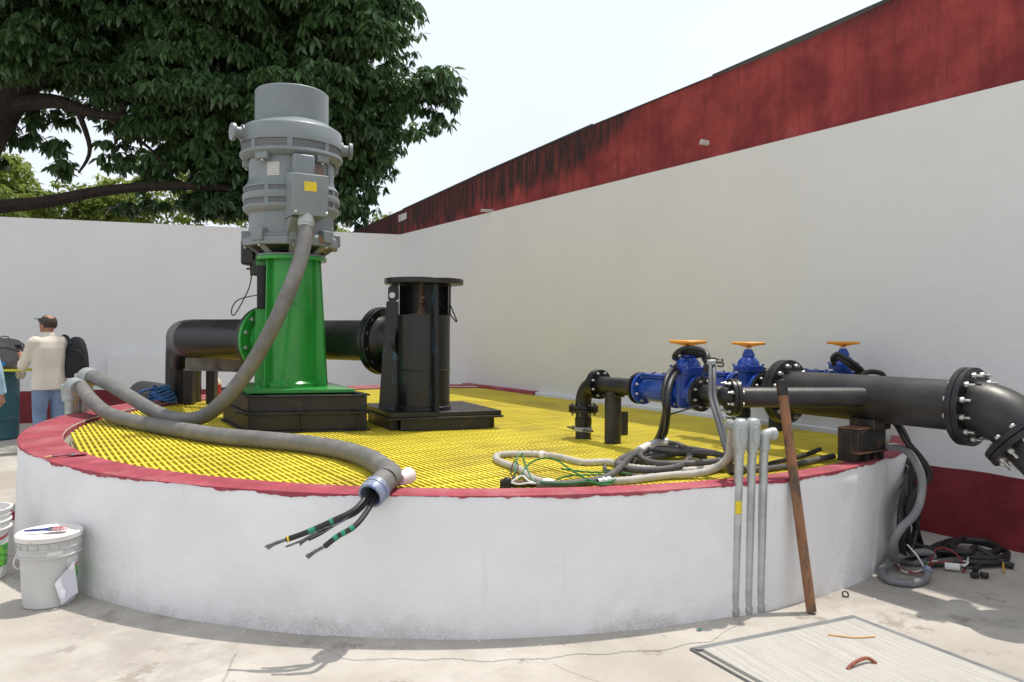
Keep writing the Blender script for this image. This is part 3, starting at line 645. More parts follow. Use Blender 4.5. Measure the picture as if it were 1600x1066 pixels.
# octagonal foot flange with lugs, open drip-proof end bell below
b = B(); oc = [PX+Vector((math.cos(2*PI*(k+.5)/10+.2), math.sin(2*PI*(k+.5)/10+.2), 0))*.432 for k in range(10)]
oc2 = [PX+(q-PX)*.93 for q in oc]
b.hexa([q+Vector((0, 0, 2.315)) for q in oc], [q+Vector((0, 0, 2.385)) for q in oc]); b.hexa([q+Vector((0, 0, 2.386)) for q in oc], [q+Vector((0, 0, 2.42)) for q in oc2])
part('foot_flange', b, 'grey', mot, bevel=.006)
for k in range(8):
    a = 2*PI*k/8+.33; d = Vector((math.cos(a), math.sin(a), 0)); t_ = Vector((-d.y, d.x, 0))
    b = B(); b.box(PX+d*.40+Vector((0, 0, 2.40)), (.075, .13 if k % 2 else .07, .11), d, t_); part('lug', b, 'grey', mot, bevel=.01)
    b = B(); p0, p1 = PX+d*.385+Vector((0, 0, 2.318)), PX+d*.285+Vector((0, 0, 2.246))
    b.hexa([p1-t_*.035, p1+t_*.035, p1+t_*.035-d*.035, p1-t_*.035-d*.035], [p0-t_*.035, p0+t_*.035, p0+t_*.035-d*.035, p0-t_*.035-d*.035]); part('spoke', b, 'grey', mot)
    b = B(); b.lathe(PX+d*.405+Vector((0, 0, 2.314)), (0, 0, -1), [(.011, 0), (.011, .014)], 6); part('bolt', b, 'bolt', mot)
b = B(); b.lathe(P_(0, 0, 2.314), (0, 0, -1), [(.36, 0), (.25, .078)], 32, caps=False); part('end_bell', b, 'black', mot)
b = B(); b.lathe(P_(0, 0, 2.250), (0, 0, -1), [(.25, 0), (.305, 0), (.308, .016), (.25, .016)], 48, caps=False); part('base_ring', b, 'grey', mot)
# lifting spools
for d_, z0 in ((Vector((-.80, -.60, 0)), 3.305), (Vector((.93, .37, 0)), 3.262)):
    b = B(); b.lathe(PX+d_*.43+Vector((0, 0, z0)), d_, [(.075, 0), (.075, .028), (.052, .03), (.05, .085), (.078, .087), (.078, .115)], 24); part('lifting_spool', b, 'grey', mot)
# underside bosses below the lip
for deg in (250, 325, 180, 40):
    a = math.radians(deg); d = Vector((math.cos(a), math.sin(a), 0)); b = B(); b.box(PX+d*.40+Vector((0, 0, 3.085)), (.08, .13, .07), d, Vector((-d.y, d.x, 0))); part('boss', b, 'grey', mot, bevel=.012)
    b = B(); b.lathe(PX+d*.415+Vector((0, 0, 3.049)), (0, 0, -1), [(.013, 0), (.013, .014)], 6); part('bolt', b, 'bolt', mot)
# terminal box
fd = Vector((math.sin(math.radians(30)), -math.cos(math.radians(30)), 0)); fx = Vector((-fd.y, fd.x, 0))
def T_(r, u, z): return PX+fd*r+fx*u+Vector((0, 0, z))
b = B(); b.hexa([T_(.33, -.15, 2.53), T_(.33, .15, 2.53), T_(.33, .15, 2.96), T_(.33, -.15, 2.96)], [T_(.60, -.125, 2.545), T_(.60, .155, 2.545), T_(.60, .155, 2.885), T_(.60, -.125, 2.885)])
tb = part('terminal_box', b, 'grey', mot, bevel=.008)
b = B(); b.hexa([T_(.602, -.140, 2.535), T_(.602, .165, 2.535), T_(.602, .165, 2.895), T_(.602, -.140, 2.895)], [T_(.622, -.136, 2.54), T_(.622, .161, 2.54), T_(.622, .161, 2.89), T_(.622, -.136, 2.89)]); part('box_cover', b, 'grey', mot, bevel=.006)
b = B()
f_ = [T_(.6245, -.045, 2.745), T_(.6245, .062, 2.745), T_(.6245, .062, 2.825), T_(.6245, -.045, 2.825)]
b.poly(f_, [(0, 0), (1, 0), (1, 1), (0, 1)]); part('warning_sticker', b, 'yellowtag', mot, flat=True)
for u_ in (-.115, .145):
    b = B(); b.lathe(T_(.622, u_, 2.565), fd, [(.014, 0), (.014, .008), (.008, .014)], 10); part('screw', b, 'bolt', mot)
b = B(); b.box(T_(.40, -.005, 3.0), (.13, .19, .19), fd, fx); part('riser_housing', b, 'grey', mot, bevel=.02)
b = B(); b.hexa([T_(.36, -.14, 2.36), T_(.36, -.03, 2.36), T_(.36, -.03, 2.53), T_(.36, -.14, 2.53)], [T_(.43, -.14, 2.42), T_(.43, -.03, 2.42), T_(.55, -.03, 2.53), T_(.55, -.14, 2.53)]); part('box_bracket', b, 'grey', mot, bevel=.006)
def curved_plate(deg, w, z0, z1, r=.3785):
    b = B(); k = 6; a0 = math.radians(deg)-w/r/2
    for i in range(k):
        q = [PX+Vector((math.cos(a0+w/r*j/k), math.sin(a0+w/r*j/k), 0))*r for j in (i, i+1)]
        b.poly([q[0]+Vector((0, 0, z0)), q[1]+Vector((0, 0, z0)), q[1]+Vector((0, 0, z1)), q[0]+Vector((0, 0, z1))], [(i/k, 0), ((i+1)/k, 0), ((i+1)/k, 1), (i/k, 1)])
    return b
part('nameplate', curved_plate(262, .115, 2.905, 3.03), 'plate', mot); part('rating_plate', curved_plate(325, .12, 2.905, 3.02), 'brownplate', mot)
b = B(); b.cyl(P_(.365, -.12, 3.06), P_(.365, -.12, 2.86), .012, n=8); part('drain_tube', b, 'grey', mot)
b = B(); b.box(P_(.33, -.26, 2.372), (.02, .035, .06), Vector((.79, -.61, 0)), Vector((.61, .79, 0))); part('tag_plate', b, 'rusty', mot)
b = B(); b.box(P_(-.40, .05, 2.285), (.13, .16, .24)); part('oil_reservoir', b, 'black', mot, bevel=.02)
b = B(); b.box(P_(-.30, .04, 2.14), (.13, .14, .15)); part('oil_sump', b, 'black', mot, bevel=.015)
b = B(); b.tube([(-2.451, 6.95, 2.17), (-2.445, 6.95, 2.065), (-2.48, 6.95, 1.927), (-2.594, 6.95, 1.717), (-2.63, 6.95, 1.716), (-2.618, 6.95, 1.788), (-2.546, 6.95, 1.855), (-2.30, 6.88, 1.90)], .0055, 6); part('oil_line', b, 'cable', mot)
b = B(); b.cyl((-2.451, 6.95, 2.17), (-2.446, 6.95, 2.07), .012, n=8); b.cyl((-2.49, 6.94, 2.135), (-2.44, 6.95, 2.135), .009, n=8); part('oil_valve', b, 'bronze', mot)

# ------------------------------------------------------------------ discharge pipe behind the green pump
dp = thing('discharge_pipe', 'thick black discharge pipe from the green pump bending down behind the rim', 'pipe', (-3.90, 8.80, TH))
b = B(); b.tube([Q_(.40), Q_(.7), Q_(1.02), (-3.27, 7.60, ZP), (-3.48, 7.95, ZP), (-3.66, 8.30, ZP), (-3.79, 8.58, ZP-.07), (-3.88, 8.76, ZP-.28), (-3.905, 8.81, ZP-.50), (-3.905, 8.81, .70)], .198, 36, 1); part('pipe', b, 'black', dp, sharp=14)
b = B(); flange(b, Q_(.373), nd, .315, .035, n=48); part('flange', b, 'blackdusty', dp)
b = B(); b.lathe(Q_(1.03), nd, [(.192, -.012), (.199, -.006), (.199, .006), (.192, .012)], 28, caps=False); part('weld', b, 'blackdusty', dp)
b = B(); b.cyl((-5.25, 10.55, .62), (-4.45, 9.75, .62), .21, n=28); part('branch_pipe', b, 'blackdusty', dp)
ps = thing('pipe_support', 'pale steel channel on two posts under the black discharge pipe', 'support', (-3.35, 8.55, 0))
b = B(); d = Vector((.6, -.3, 0)); ibeam(b, (-3.72, 8.45, 0), (-2.75, 8.05, 0), 1.10, 1.27, .07, None); part('channel', b, 'beam', ps)
for px_ in ((-3.70, 8.50), (-3.49, 8.62)):
    b = B(); b.box((px_[0], px_[1], .90), (.10, .10, .39)); part('post', b, 'black', ps)
cn = thing('paint_can', 'small red can with cream top standing on the back rim', 'can', (-3.66, 9.17, TH))
b = B(); b.cyl((-3.66, 9.17, TH+.002), (-3.66, 9.17, TH+.155), .062, n=20); part('body', b, 'canred', cn)
b = B(); b.lathe((-3.66, 9.17, TH+.156), (0, 0, 1), [(.06, 0), (.06, .03), (.045, .06), (.03, .075)], 20); part('top', b, 'cancream', cn)
b = B()
for k in range(6):
    r_ = .13-.012*k; b.tube([(-3.97+r_*1.25*math.cos(a), 8.40+r_*math.sin(a)*.7, TH+.03+.028*k+.02*math.sin(3*a+k)) for a in np.linspace(0, 2*PI, 12)], .013, 8, 3)
b.tube([(-4.22, 8.35, TH+.015), (-4.24, 8.3, TH+.06), (-4.14, 8.32, TH+.14), (-3.97, 8.38, TH+.17)], .013, 8)
solo('rope_coil', b, 'rope', 'blue rope bundle lying on the back left rim', 'rope', (-3.97, 8.40, TH))

# ------------------------------------------------------------------ black pump head
BX = Vector((-.80, 6.72, 0))
ph = thing('pump_head', 'black pump head without motor, open top under a round plate', 'pump', (BX.x, BX.y, GZ))
def K_(dx, dy, z): return BX+Vector((dx, dy, z))
bq = [Vector((-1.03, 6.30, 0)), Vector((-.09, 6.62, 0)), Vector((-.49, 7.46, 0)), Vector((-1.44, 7.17, 0))]
def grow(q, e): c = sum(q, Vector())/4; return [c+(p_-c)*(1+e) for p_ in q]
b = B(); b.prism(grow(bq, .0), .822, .862); part('base_plate', b, 'black', ph, bevel=.004)
b = B(); b.prism(grow(bq, .03), .800, .819); bfr = part('sole_plate', b, 'steelblack', ph, bevel=.003)
for i in range(4):
    b = B(); ql = grow(bq, -.12); b.box((ql[i]+ql[(i+1) % 4])/2+Vector((0, 0, .7495)), ((ql[i]-ql[(i+1) % 4]).length-.08, .07, .095), (ql[(i+1) % 4]-ql[i]).normalized(), Vector((-(ql[(i+1) % 4]-ql[i]).y, (ql[(i+1) % 4]-ql[i]).x, 0)).normalized()); part('beam', b, 'steelblack', bfr)
b = B(); b.lathe(K_(0, 0, .863), (0, 0, 1), [(.25, 0), (.25, .025), (.237, .035), (.237, .845), (.21, .845), (.21, .80)], 48); body = part('body', b, 'black', ph)
b = B(); b.lathe(K_(0, 0, 1.22), (0, 0, 1), [(.238, -.008), (.243, 0), (.238, .008)], 48, caps=False); part('weld', b, 'black', body)
b = B(); b.lathe(K_(0, 0, 1.985), (0, 0, 1), [(.16, 0), (.352, 0), (.356, .005), (.356, .042), (.352, .047), (.16, .047)], 64, caps=False); part('top_plate', b, 'black', ph)
def finh(b, deg, rt, rb_, hole=False):
    a = math.radians(deg); d = Vector((math.cos(a), math.sin(a), 0)); q = Vector((-d.y, d.x, 0))*(.021 if deg == 298 else .009); zb, zt = .864, 1.984
    outl = [(.225, zb), (rb_, zb), (rt, zt), (.225, zt)]
    if not hole:
        b.plate([BX+d*r+Vector((0, 0, z))-q for r, z in outl], q*2); return
    k = 12; hc = (.285, 1.885); hr = .027
    circ = [(hc[0]+hr*math.cos(2*PI*i/k), hc[1]+hr*math.sin(2*PI*i/k)) for i in range(k)]
    b.plate([BX+d*r+Vector((0, 0, z))-q for r, z in [(.225, zb), (rb_, zb), (rb_+(rt-rb_)*.86, 1.83), (.225, 1.83)]], q*2)
    out = [(.225, 1.831), (rb_+(rt-rb_)*.86, 1.831), (rt, zt), (.225, zt)]
    def bd(i):
        an = 2*PI*i/k; dx, dz = math.cos(an), math.sin(an); t = 9
        if dx > 1e-6: t = min(t, (rt-.003-hc[0])/dx)
        if dx < -1e-6: t = min(t, (.225-hc[0])/dx)
        if dz > 1e-6: t = min(t, (zt-hc[1])/dz)
        if dz < -1e-6: t = min(t, (1.831-hc[1])/dz)
        return (hc[0]+dx*t, hc[1]+dz*t)
    for i in range(k):
        q4 = [circ[i], circ[(i+1) % k], bd(i+1), bd(i)]
        b.plate([BX+d*r+Vector((0, 0, z))-q for r, z in q4], q*2)
for deg, rt, rb_, hole in ((188, .325, .40, True), (298, .285, .335, False), (10, .20, .01, False), (60, .30, .38, False), (128, .30, .38, False)):
    if deg == 10: continue
    b = B(); finh(b, deg, rt, rb_, hole); part('rib', b, 'blackblue', ph)
b = B(); fin(b, BX, math.radians(25), .225, .255, .225, .255, 1.71, 1.984, .02); part('rib', b, 'blackblue', ph)
b = B(); b.lathe(K_(0, 0, 1.712), MZ, [(.226, 0), (.226, .272)], 30, a0=math.atan2(Vector((0, 1, 0)).dot(y_), Vector((0, 1, 0)).dot(x_))-1.75, a1=math.atan2(Vector((0, 1, 0)).dot(y_), Vector((0, 1, 0)).dot(x_))+1.5); part('back_panel', b, 'black', ph)
b = B(); b.lathe(K_(-.02, -.04, 1.69), (0, 0, 1), [(.12, 0), (.12, .03), (.045, .035), (.042, .08), (.030, .085), (.030, .12), (.036, .125), (.036, .175), (.027, .18), (.025, .33)], 24); part('shaft', b, 'bronze', ph)
b = B(); b.tube([(-.646, 6.80, 1.902), (-.576, 6.80, 1.817), (-.518, 6.80, 1.687), (-.512, 6.80, 1.651), (-.558, 6.80, 1.705), (-.646, 6.82, 1.801), (-.70, 6.84, 1.84)], .0065, 6); part('wire_loop', b, 'cable', ph)
def R_(t, z=ZP): return BX+nd*t+Vector((0, 0, z))
b = B(); b.lathe(R_(.17), nd, [(.20, 0), (.205, .2), (.225, .25), (.245, .29)], 40); part('discharge_neck', b, 'black', ph)
b = B(); flange(b, R_(.465), nd, .312, .036, n=48); part('discharge_flange', b, 'black', ph)
d2 = thing('discharge_pipe', 'straight black pipe between the bare pump head and the green pump', 'pipe', R_(2.0, 0))
b = B(); flange(b, R_(.506), nd, .318, .038, n=48); part('flange', b, 'black', d2)
b = B(); b.lathe(R_(.52), nd, [(.195, 0), (.195, 2.1), (.15, 2.15)], 36); part('pipe', b, 'blackdusty', d2)
for k in range(12):
    a = 2*PI*(k+.5)/12; x, y, w = frame_of(nd); c = R_(.446)+x*(.272*math.cos(a))+y*(.272*math.sin(a))
    b = B(); b.lathe(c, -nd, [(.017, 0), (.017, .0015)], 12); part('bolt_hole', b, 'dark', ph)

# ------------------------------------------------------------------ manifold on the right
ZL1, ZL2, ZL3 = 1.15, 1.134, 1.14
vm = None
def make_gate():
    o = W_(3.841, -3.59, ZL1)
    t = thing('gate_valve', '', 'valve', o, 'blue gate valves with orange handwheels')
    c = lambda s, n_=0, z=0: o+mw*s+nw*n_+Vector((0, 0, z))
    b = B()
    b.lathe(c(-.085), mw, [(.062, 0), (.068, .02), (.088, .055), (.088, .115), (.068, .15), (.062, .17)], 32)
    rings = []
    for z, a, e in ((-.105, .045, .06), (-.085, .058, .085), (0, .060, .10), (.10, .062, .10), (.135, .064, .102)):
        rings.append([c(a*math.cos(q), e*math.sin(q), z) for q in np.linspace(0, 2*PI, 28, endpoint=False)])
    b.loft(rings); part('body', b, 'blue', t, sharp=45)
    for s, flip in ((-.10, True), (.10, False)):
        b = B(); flange(b, c(s), mw, .117, .024, n=40); fl = part('flange', b, 'blue', t)
    def oval(z, a, e, k=40, p=3.2):
        return [c(a*math.copysign(abs(math.cos(q))**(2/p), math.cos(q)), e*math.copysign(abs(math.sin(q))**(2/p), math.sin(q)), z) for q in np.linspace(0, 2*PI, k, endpoint=False)]
    b = B(); b.loft([oval(.136, .086, .115), oval(.153, .088, .117)]); b.loft([oval(.1545, .086, .115), oval(.176, .088, .117), oval(.180, .084, .112)]); bn = part('bonnet_flange', b, 'blue', t)
    for sx in (-1, 1):
        for sy in (-1, 1):
            b = B(); b.lathe(c(.068*sx, .092*sy, .180), (0, 0, 1), [(.011, 0), (.011, .010), (.006, .013)], 8); part('cap_screw', b, 'blue', t)
    b = B(); rings = []
    for z, a, e in ((.180, .072, .092), (.205, .070, .088), (.228, .058, .070), (.245, .040, .046), (.250, .036, .038)):
        rings.append(oval(z, a, e, 32, 2.4))
    b.loft(rings); part('bonnet', b, 'blue', t, sharp=50)
    b = B(); b.lathe(c(0, 0, .249), MZ, [(.048, 0), (.048, .020), (.040, .024), (.040, .040), (.030, .042), (.030, .054), (.026, .057)], 24); part('gland', b, 'blue', t)
    b = B(); b.lathe(c(0, 0, .305), MZ, [(.009, 0), (.009, .055)], 10); part('stem', b, 'bolt', t)
    # handwheel: rim, hub and five drooping spokes
    b = B()
    pts = [c(.116*math.cos(a), .116*math.sin(a), .352) for a in np.linspace(0, 2*PI, 41)]
    b.lathe(c(0, 0, .341), MZ, [(.106, .004), (.118, 0), (.126, .004), (.127, .016), (.120, .022), (.108, .020), (.106, .004)], 44, caps=False)
    b.lathe(c(0, 0, .318), MZ, [(.020, 0), (.026, .006), (.026, .026), (.012, .032)], 20)
    for k in range(5):
        a = 2*PI*k/5+.4; d = mw*math.cos(a)+nw*math.sin(a); q = mw*(-math.sin(a))+nw*math.cos(a)
        p0, p1 = c(0, 0, .330)+d*.018, c(0, 0, .350)+d*.109
        b.hexa([p0-q*.013-MZ*.007, p0+q*.013-MZ*.007, p1+q*.009-MZ*.006, p1-q*.009-MZ*.006], [p0-q*.013+MZ*.006, p0+q*.013+MZ*.006, p1+q*.009+MZ*.004, p1-q*.009+MZ*.004])
    part('handwheel', b, 'orange', t)
    for s, fp in ((-.115, False), (.115, True)):
        bolts(t, c(s), mw, .092, 8, r=.0105, grip=.052, tail=.012, m='bolt', flip=fp)
    return t
gv = make_gate(); gv['label'] = 'blue gate valve with black hose looped under its orange handwheel'
dup(gv, W_(4.74, -3.80, ZL2), 'middle blue gate valve standing left of the big black flange')
dup(gv, W_(5.64, -3.571, ZL3), 'blue gate valve showing only its top behind the thick black header')
def make_check():
    o = W_(3.841, -3.87, ZL1)
    t = thing('check_valve', '', 'valve', o, 'blue check valves')
    c = lambda s, n_=0, z=0: o+mw*s+nw*n_+Vector((0, 0, z))
    b = B(); b.lathe(c(-.15), mw, [(.066, 0), (.068, .03), (.085, .09), (.09, .15), (.085, .21), (.068, .27), (.066, .30)], 32); part('body', b, 'blue', t)
    b = B(); b.hexa([c(-.10, -.068, .02), c(.10, -.068, .02), c(.10, .068, .02), c(-.10, .068, .02)], [c(-.10, -.060, .086), c(.10, -.060, .086), c(.10, .060, .086), c(-.10, .060, .086)]); part('neck', b, 'blue', t, bevel=.01)
    b = B(); b.box(c(0, 0, .094), (.235, .150, .014), mw, nw); b.box(c(0, 0, .1095), (.235, .150, .015), mw, nw); part('cover', b, 'blue', t, bevel=.006)
    for sx in (-.10, 0, .10):
        for sy in (-1, 1):
            b = B(); b.lathe(c(sx, .058*sy, .117), MZ, [(.010, 0), (.010, .008)], 6); part('bolt', b, 'darkbolt', t)
    for s in (-.155, .155):
        b = B(); flange(b, c(s), mw, .117, .024, n=40); part('flange', b, 'blue', t)
    bolts(t, c(-.168), mw, .092, 8, r=.0105, grip=.052, tail=.012, flip=True); 
    return t
cv = make_check(); cv['label'] = 'blue check valve on the nearest line beside the black bent riser'
dup(cv, W_(4.74, -4.09, ZL2), 'blue check valve half hidden between two gate valves')
dup(cv, W_(5.64, -3.86, ZL3), 'blue check valve hidden behind the thick black header')

def make_riser(label):
    o = W_(3.841, -4.723, GZ)
    t = thing('riser_pipe', label, 'pipe', o, 'black bent riser pipes')
    c = lambda s, n_=0, z=0: o+mw*s+nw*n_+Vector((0, 0, z-GZ))
    b = B(); b.lathe(c(0, 0, .52), MZ, [(.0635, 0), (.0635, .40)], 28); part('pipe', b, 'blackdusty', t)
    b = B(); b.lathe(c(0, 0, .80), MZ, [(.0655, 0), (.069, .004), (.069, .06), (.0655, .064)], 28, caps=False); part('sleeve', b, 'black', t)
    b = B(); b.lathe(c(0, 0, .752), MZ, [(.0645, 0), (.073, .004), (.073, .036), (.0645, .04)], 28, caps=False)
    for sy in (-1, 1): b.box(c(.085*sy, -.02, .772), (.05, .03, .036), mw, nw)
    clamp = part('clamp', b, 'galv', t, bevel=.003)
    b = B(); b.cyl(c(-.17, -.03, .772), c(-.06, -.045, .772), .009, n=8); b.cyl(c(.05, -.045, .772), c(.16, -.03, .774), .009, n=8); part('clamp_bolt', b, 'darkbolt', t)
    b = B(); flange(b, c(0, 0, .925), MZ, .122, .026, n=40); part('flange', b, 'black', t)
    b = B(); flange(b, c(0, 0, .954), MZ, .122, .026, n=40); part('flange', b, 'black', t)
    bolts(t, c(0, 0, .94), MZ, .098, 8, r=.011, grip=.056, tail=.016, m='darkbolt')
    b = B(); R = .165; zc = ZL1-R
    pts = [c(0, 0, .965), c(0, 0, .975)]+[c(R-R*math.cos(a), 0, zc+R*math.sin(a)) for a in np.linspace(0, PI/2, 9)]+[c(R+.02, 0, ZL1)]
    b.tube(pts, .066, 28, 2); part('elbow', b, 'blackdusty', t)
    for s in (.175, .203):
        b = B(); flange(b, c(s, 0, ZL1), mw, .118, .025, n=40); part('flange', b, 'black', t)
    bolts(t, c(.189, 0, ZL1), mw, .093, 8, r=.011, grip=.055, tail=.012, flip=True)
    b = B(); b.lathe(c(.21, 0, ZL1), mw, [(.0655, 0), (.0655, .43)], 28); part('spool', b, 'blackdusty', t)
    b = B(); flange(b, c(.655, 0, ZL1), mw, .118, .022, n=40); part('flange', b, 'black', t)
    b = B(); b.lathe(c(.363, 0, GZ-.16), MZ, [(.064, 0), (.064, ZL1-GZ+.12)], 28); part('post', b, 'blackdusty', t)
    b = B(); b.box(c(.363, 0, ZL1-.072), (.17, .10, .03), mw, nw); part('saddle', b, 'black', t, bevel=.01)
    return t
r1 = make_riser('black riser elbowing into the front pipe line left of the blue valves')
dup(r1, W_(5.64, -4.575, GZ-.010), 'black riser clamped behind the galvanised conduit tops')
# short open stub beside the first post
b = B(); c0 = hitp = Vector((.955, 6.25, 0)); b.lathe(c0+Vector((0, 0, .55)), MZ, [(.030, 0), (.030, .345), (.024, .345), (.024, .2)], 16); 
solo('pipe_stub', b, 'rustblock', 'short open pipe stub just behind the front riser post', 'pipe', c0+Vector((0, 0, GZ)))

# front line: companion flange, bent spool, flange pair, straight run into the header
fp = thing('front_pipe', 'slim black pipe running from the front gate valve into the header side', 'pipe', W_(3.841, -3.3, 1.0))
F0 = W_(3.841, -3.463, ZL1)
b = B(); flange(b, F0, mw, .119, .024, n=40); part('flange', b, 'blackdusty', fp)
e1 = Vector((1.432, 4.80, 1.148)); dr = Vector((.988, .085, 0)).normalized()
b = B(); b.tube([F0, W_(3.841, -3.40, ZL1), W_(3.843, -3.34, ZL1), W_(3.87, -3.29, ZL1), e1-dr*.03, e1], .067, 28, 6); part('bent_spool', b, 'blackdusty', fp)
for k in (-.014, .0145):
    b = B(); flange(b, e1+dr*k, dr, .121, .026, n=40); part('flange', b, 'black', fp)
bolts(fp, e1, dr, .096, 8, r=.012, grip=.055, tail=.022)
b = B(); b.lathe(e1+dr*.03, dr, [(.066, 0), (.066, 1.0)], 28); part('run', b, 'blackdusty', fp)

hd = thing('header_pipe', 'thick black header pipe lying along the wall between two bolted flanges', 'pipe', W_(4.74, -2.75, .98))
H_ = lambda s, n_=0, z=0: W_(4.74+n_, s, ZL2+z)
b = B(); b.lathe(H_(-3.42), mw, [(.155, 0), (.155, 1.22)], 44); part('pipe', b, 'blackdusty', hd)
for s in (-3.438,):
    b = B(); flange(b, H_(s), mw, .235, .034, n=56); part('flange', b, 'black', hd)
b = B(); flange(b, H_(-2.199), mw, .235, .034, n=56); part('flange', b, 'black', hd)
bolts(hd, H_(-3.457), mw, .195, 12, r=.0165, grip=.074, tail=.02, flip=True)
b = B(); b.box(H_(-2.80, 0, -.165), (.18, .20, .075), mw, nw); part('saddle', b, 'rustblock', hd, bevel=.008)
l2 = thing('middle_pipe', 'black flanged reducer joining the middle gate valve to the header', 'pipe', H_(-3.6))
b = B(); flange(b, H_(-3.476), mw, .235, .034, n=56); part('flange', b, 'black', l2)
b = B(); b.lathe(H_(-3.655), mw, [(.066, 0), (.068, .03), (.10, .13), (.105, .165)], 36); part('reducer', b, 'blackdusty', l2)
b = B(); flange(b, H_(-3.674), mw, .119, .024, n=40); part('flange', b, 'black', l2)
b = B(); flange(b, H_(-4.27), mw, .118, .024, n=40); part('flange', b, 'black', l2)
b = B(); b.lathe(H_(-4.42), mw, [(.0655, 0), (.0655, .15)], 28); part('stub', b, 'blackdusty', l2)
l3 = thing('rear_pipe', 'black pipe behind the header linking the rear valve to it', 'pipe', W_(5.64, -3.2, 1.0))
b = B(); flange(b, W_(5.64, -3.446, ZL3), mw, .118, .024, n=40); part('flange', b, 'black', l3)
b = B(); b.tube([W_(5.64, -3.43, ZL3), W_(5.64, -3.15, ZL3), W_(5.62, -3.0, ZL3), W_(5.5, -2.92, ZL3), W_(5.3, -2.9, ZL3), W_(4.85, -2.9, ZL3)], .066, 24, 5); part('run', b, 'blackdusty', l3)
# 45 degree elbow and falling discharge
el = thing('elbow_pipe', 'thick black elbow bolted to the right header flange', 'pipe', H_(-2.05))
b = B(); flange(b, H_(-2.162), mw, .235, .034, n=56); part('flange', b, 'black', el)
dn = (mw*math.cos(PI/4)-MZ*math.sin(PI/4)); R = .33
arc = [H_(-2.15+R*math.sin(a), 0, -R*(1-math.cos(a))) for a in np.linspace(0, PI/4, 10)]
b = B(); b.tube([H_(-2.17)]+arc+[arc[-1]+dn*.03], .157, 44, 2); part('bend', b, 'blackdusty', el)
E1 = arc[-1]+dn*.045
b = B(); flange(b, E1, dn, .235, .034, n=56); part('flange', b, 'black', el)
bolts(el, H_(-2.18), mw, .195, 12, r=.0165, grip=.074, tail=.036, flip=True)
E2 = E1+dn*.037
fd_ = thing('falling_pipe', 'thick black pipe falling steeply to the right from the elbow', 'pipe', E2)
b = B(); flange(b, E2, dn, .235, .034, n=56); part('flange', b, 'black', fd_)
b = B(); b.lathe(E2+dn*.015, dn, [(.157, 0), (.157, 1.9)], 44); part('pipe', b, 'blackdusty', fd_)
bolts(fd_, E1+dn*.0185, dn, .195, 12, r=.0165, grip=.074, tail=.036, flip=True)

sb = thing('support_block', 'scuffed black steel block carrying the header on the red rim', 'block', W_(4.66, -2.80, TH))
b = B(); b.box(W_(4.645, -2.82, .8385), (.105, .32, .213), mw, nw); part('box_section', b, 'rustblock', sb, bevel=.004)
b = B(); b.box(W_(4.645, -2.746, .872), (.040, .318, .144), mw, nw); part('face_plate', b, 'rustblock', sb, bevel=.004)
b = B(); b.box(W_(4.645, -2.740, .795), (.054, .325, .010), mw, nw); part('ledge', b, 'rusty', sb, bevel=.003)
for n_ in (-.155, -.045, .065, .155):
    b = B(); b.box(W_(4.645+n_, -2.752, .7605), (.030, .010, .056), mw, nw); part('stiffener', b, 'rustblock', sb)
b = B(); b.box(W_(4.645, -2.80, .9495), (.15, .325, .008), mw, nw); part('cap_plate', b, 'rusty', sb, bevel=.003)

# ------------------------------------------------------------------ hoses
h1 = thing('power_conduit', 'fat grey flexible conduit dropping from the motor box to the rim elbow', 'hose', (-2.9, 6.75, .77))
b = B(); b.tube([(-1.765, 6.36, 2.54), (-1.761, 6.30, 2.36), (-1.780, 6.20, 2.13), (-1.845, 6.10, 1.869), (-1.965, 6.05, 1.568), (-2.152, 6.05, 1.237), (-2.36, 6.08, .985), (-2.60, 6.22, .83), (-2.90, 6.42, .785), (-3.18, 6.60, .83), (-3.553, 6.84, .955), (-3.90, 7.12, 1.045), (-4.177, 7.36, 1.09)], .062, 20, 8); part('hose', b, 'hose', h1)
b = B(); b.lathe((-1.768, 6.362, 2.545), (.006, -.047, -.145), [(.062, 0), (.066, .01), (.066, .05), (.071, .052), (.071, .085), (.066, .088), (.064, .11)], 24); part('connector', b, 'fitting', h1)
def tape_band(parent, pts, i0, i1, r, m, sub=8):
    P = spline(pts, sub); i0 = int(i0*(len(P)-1)); i1 = int(i1*(len(P)-1)); b = B(); b.tube(P[i0:i1+1], r, 12, 1, caps=False); part('tape', b, m, parent)
h2 = thing('power_conduit', 'fat grey flexible conduit lying across the grating with its open end over the rim', 'hose', (-1.8, 5.4, GZ))
h2p = [(-4.216, 7.26, 1.00), (-3.99, 7.00, .91), (-3.70, 6.76, .80), (-3.275, 6.40, .768), (-2.686, 5.92, .766), (-2.197, 5.56, .766), (-1.812, 5.38, .766), (-1.493, 5.22, .766), (-1.157, 4.96, .766), (-.895, 4.62, .766), (-.725, 4.25, .768), (-.645, 3.98, .785), (-.650, 3.80, .792), (-.695, 3.675, .745)]
b = B(); b.tube(h2p, .062, 20, 8, caps=False); part('hose', b, 'hose', h2)
P2 = spline(h2p, 8); e_, dE = P2[-1], (P2[-1]-P2[-3]).normalized()
b = B(); b.lathe(e_-dE*.07, dE, [(.064, 0), (.070, .004), (.070, .03), (.066, .032), (.066, .044), (.070, .046), (.070, .062), (.067, .078), (.056, .080), (.054, .02), (.05, -.06)], 28, caps=False); part('end_collar', b, 'bluering', h2)
b = B(); b.lathe(e_-dE*.16, dE, [(.055, 0), (.0, .001)], 20, caps=False); part('bore', b, 'dark', h2)
mo = e_-dE*.05
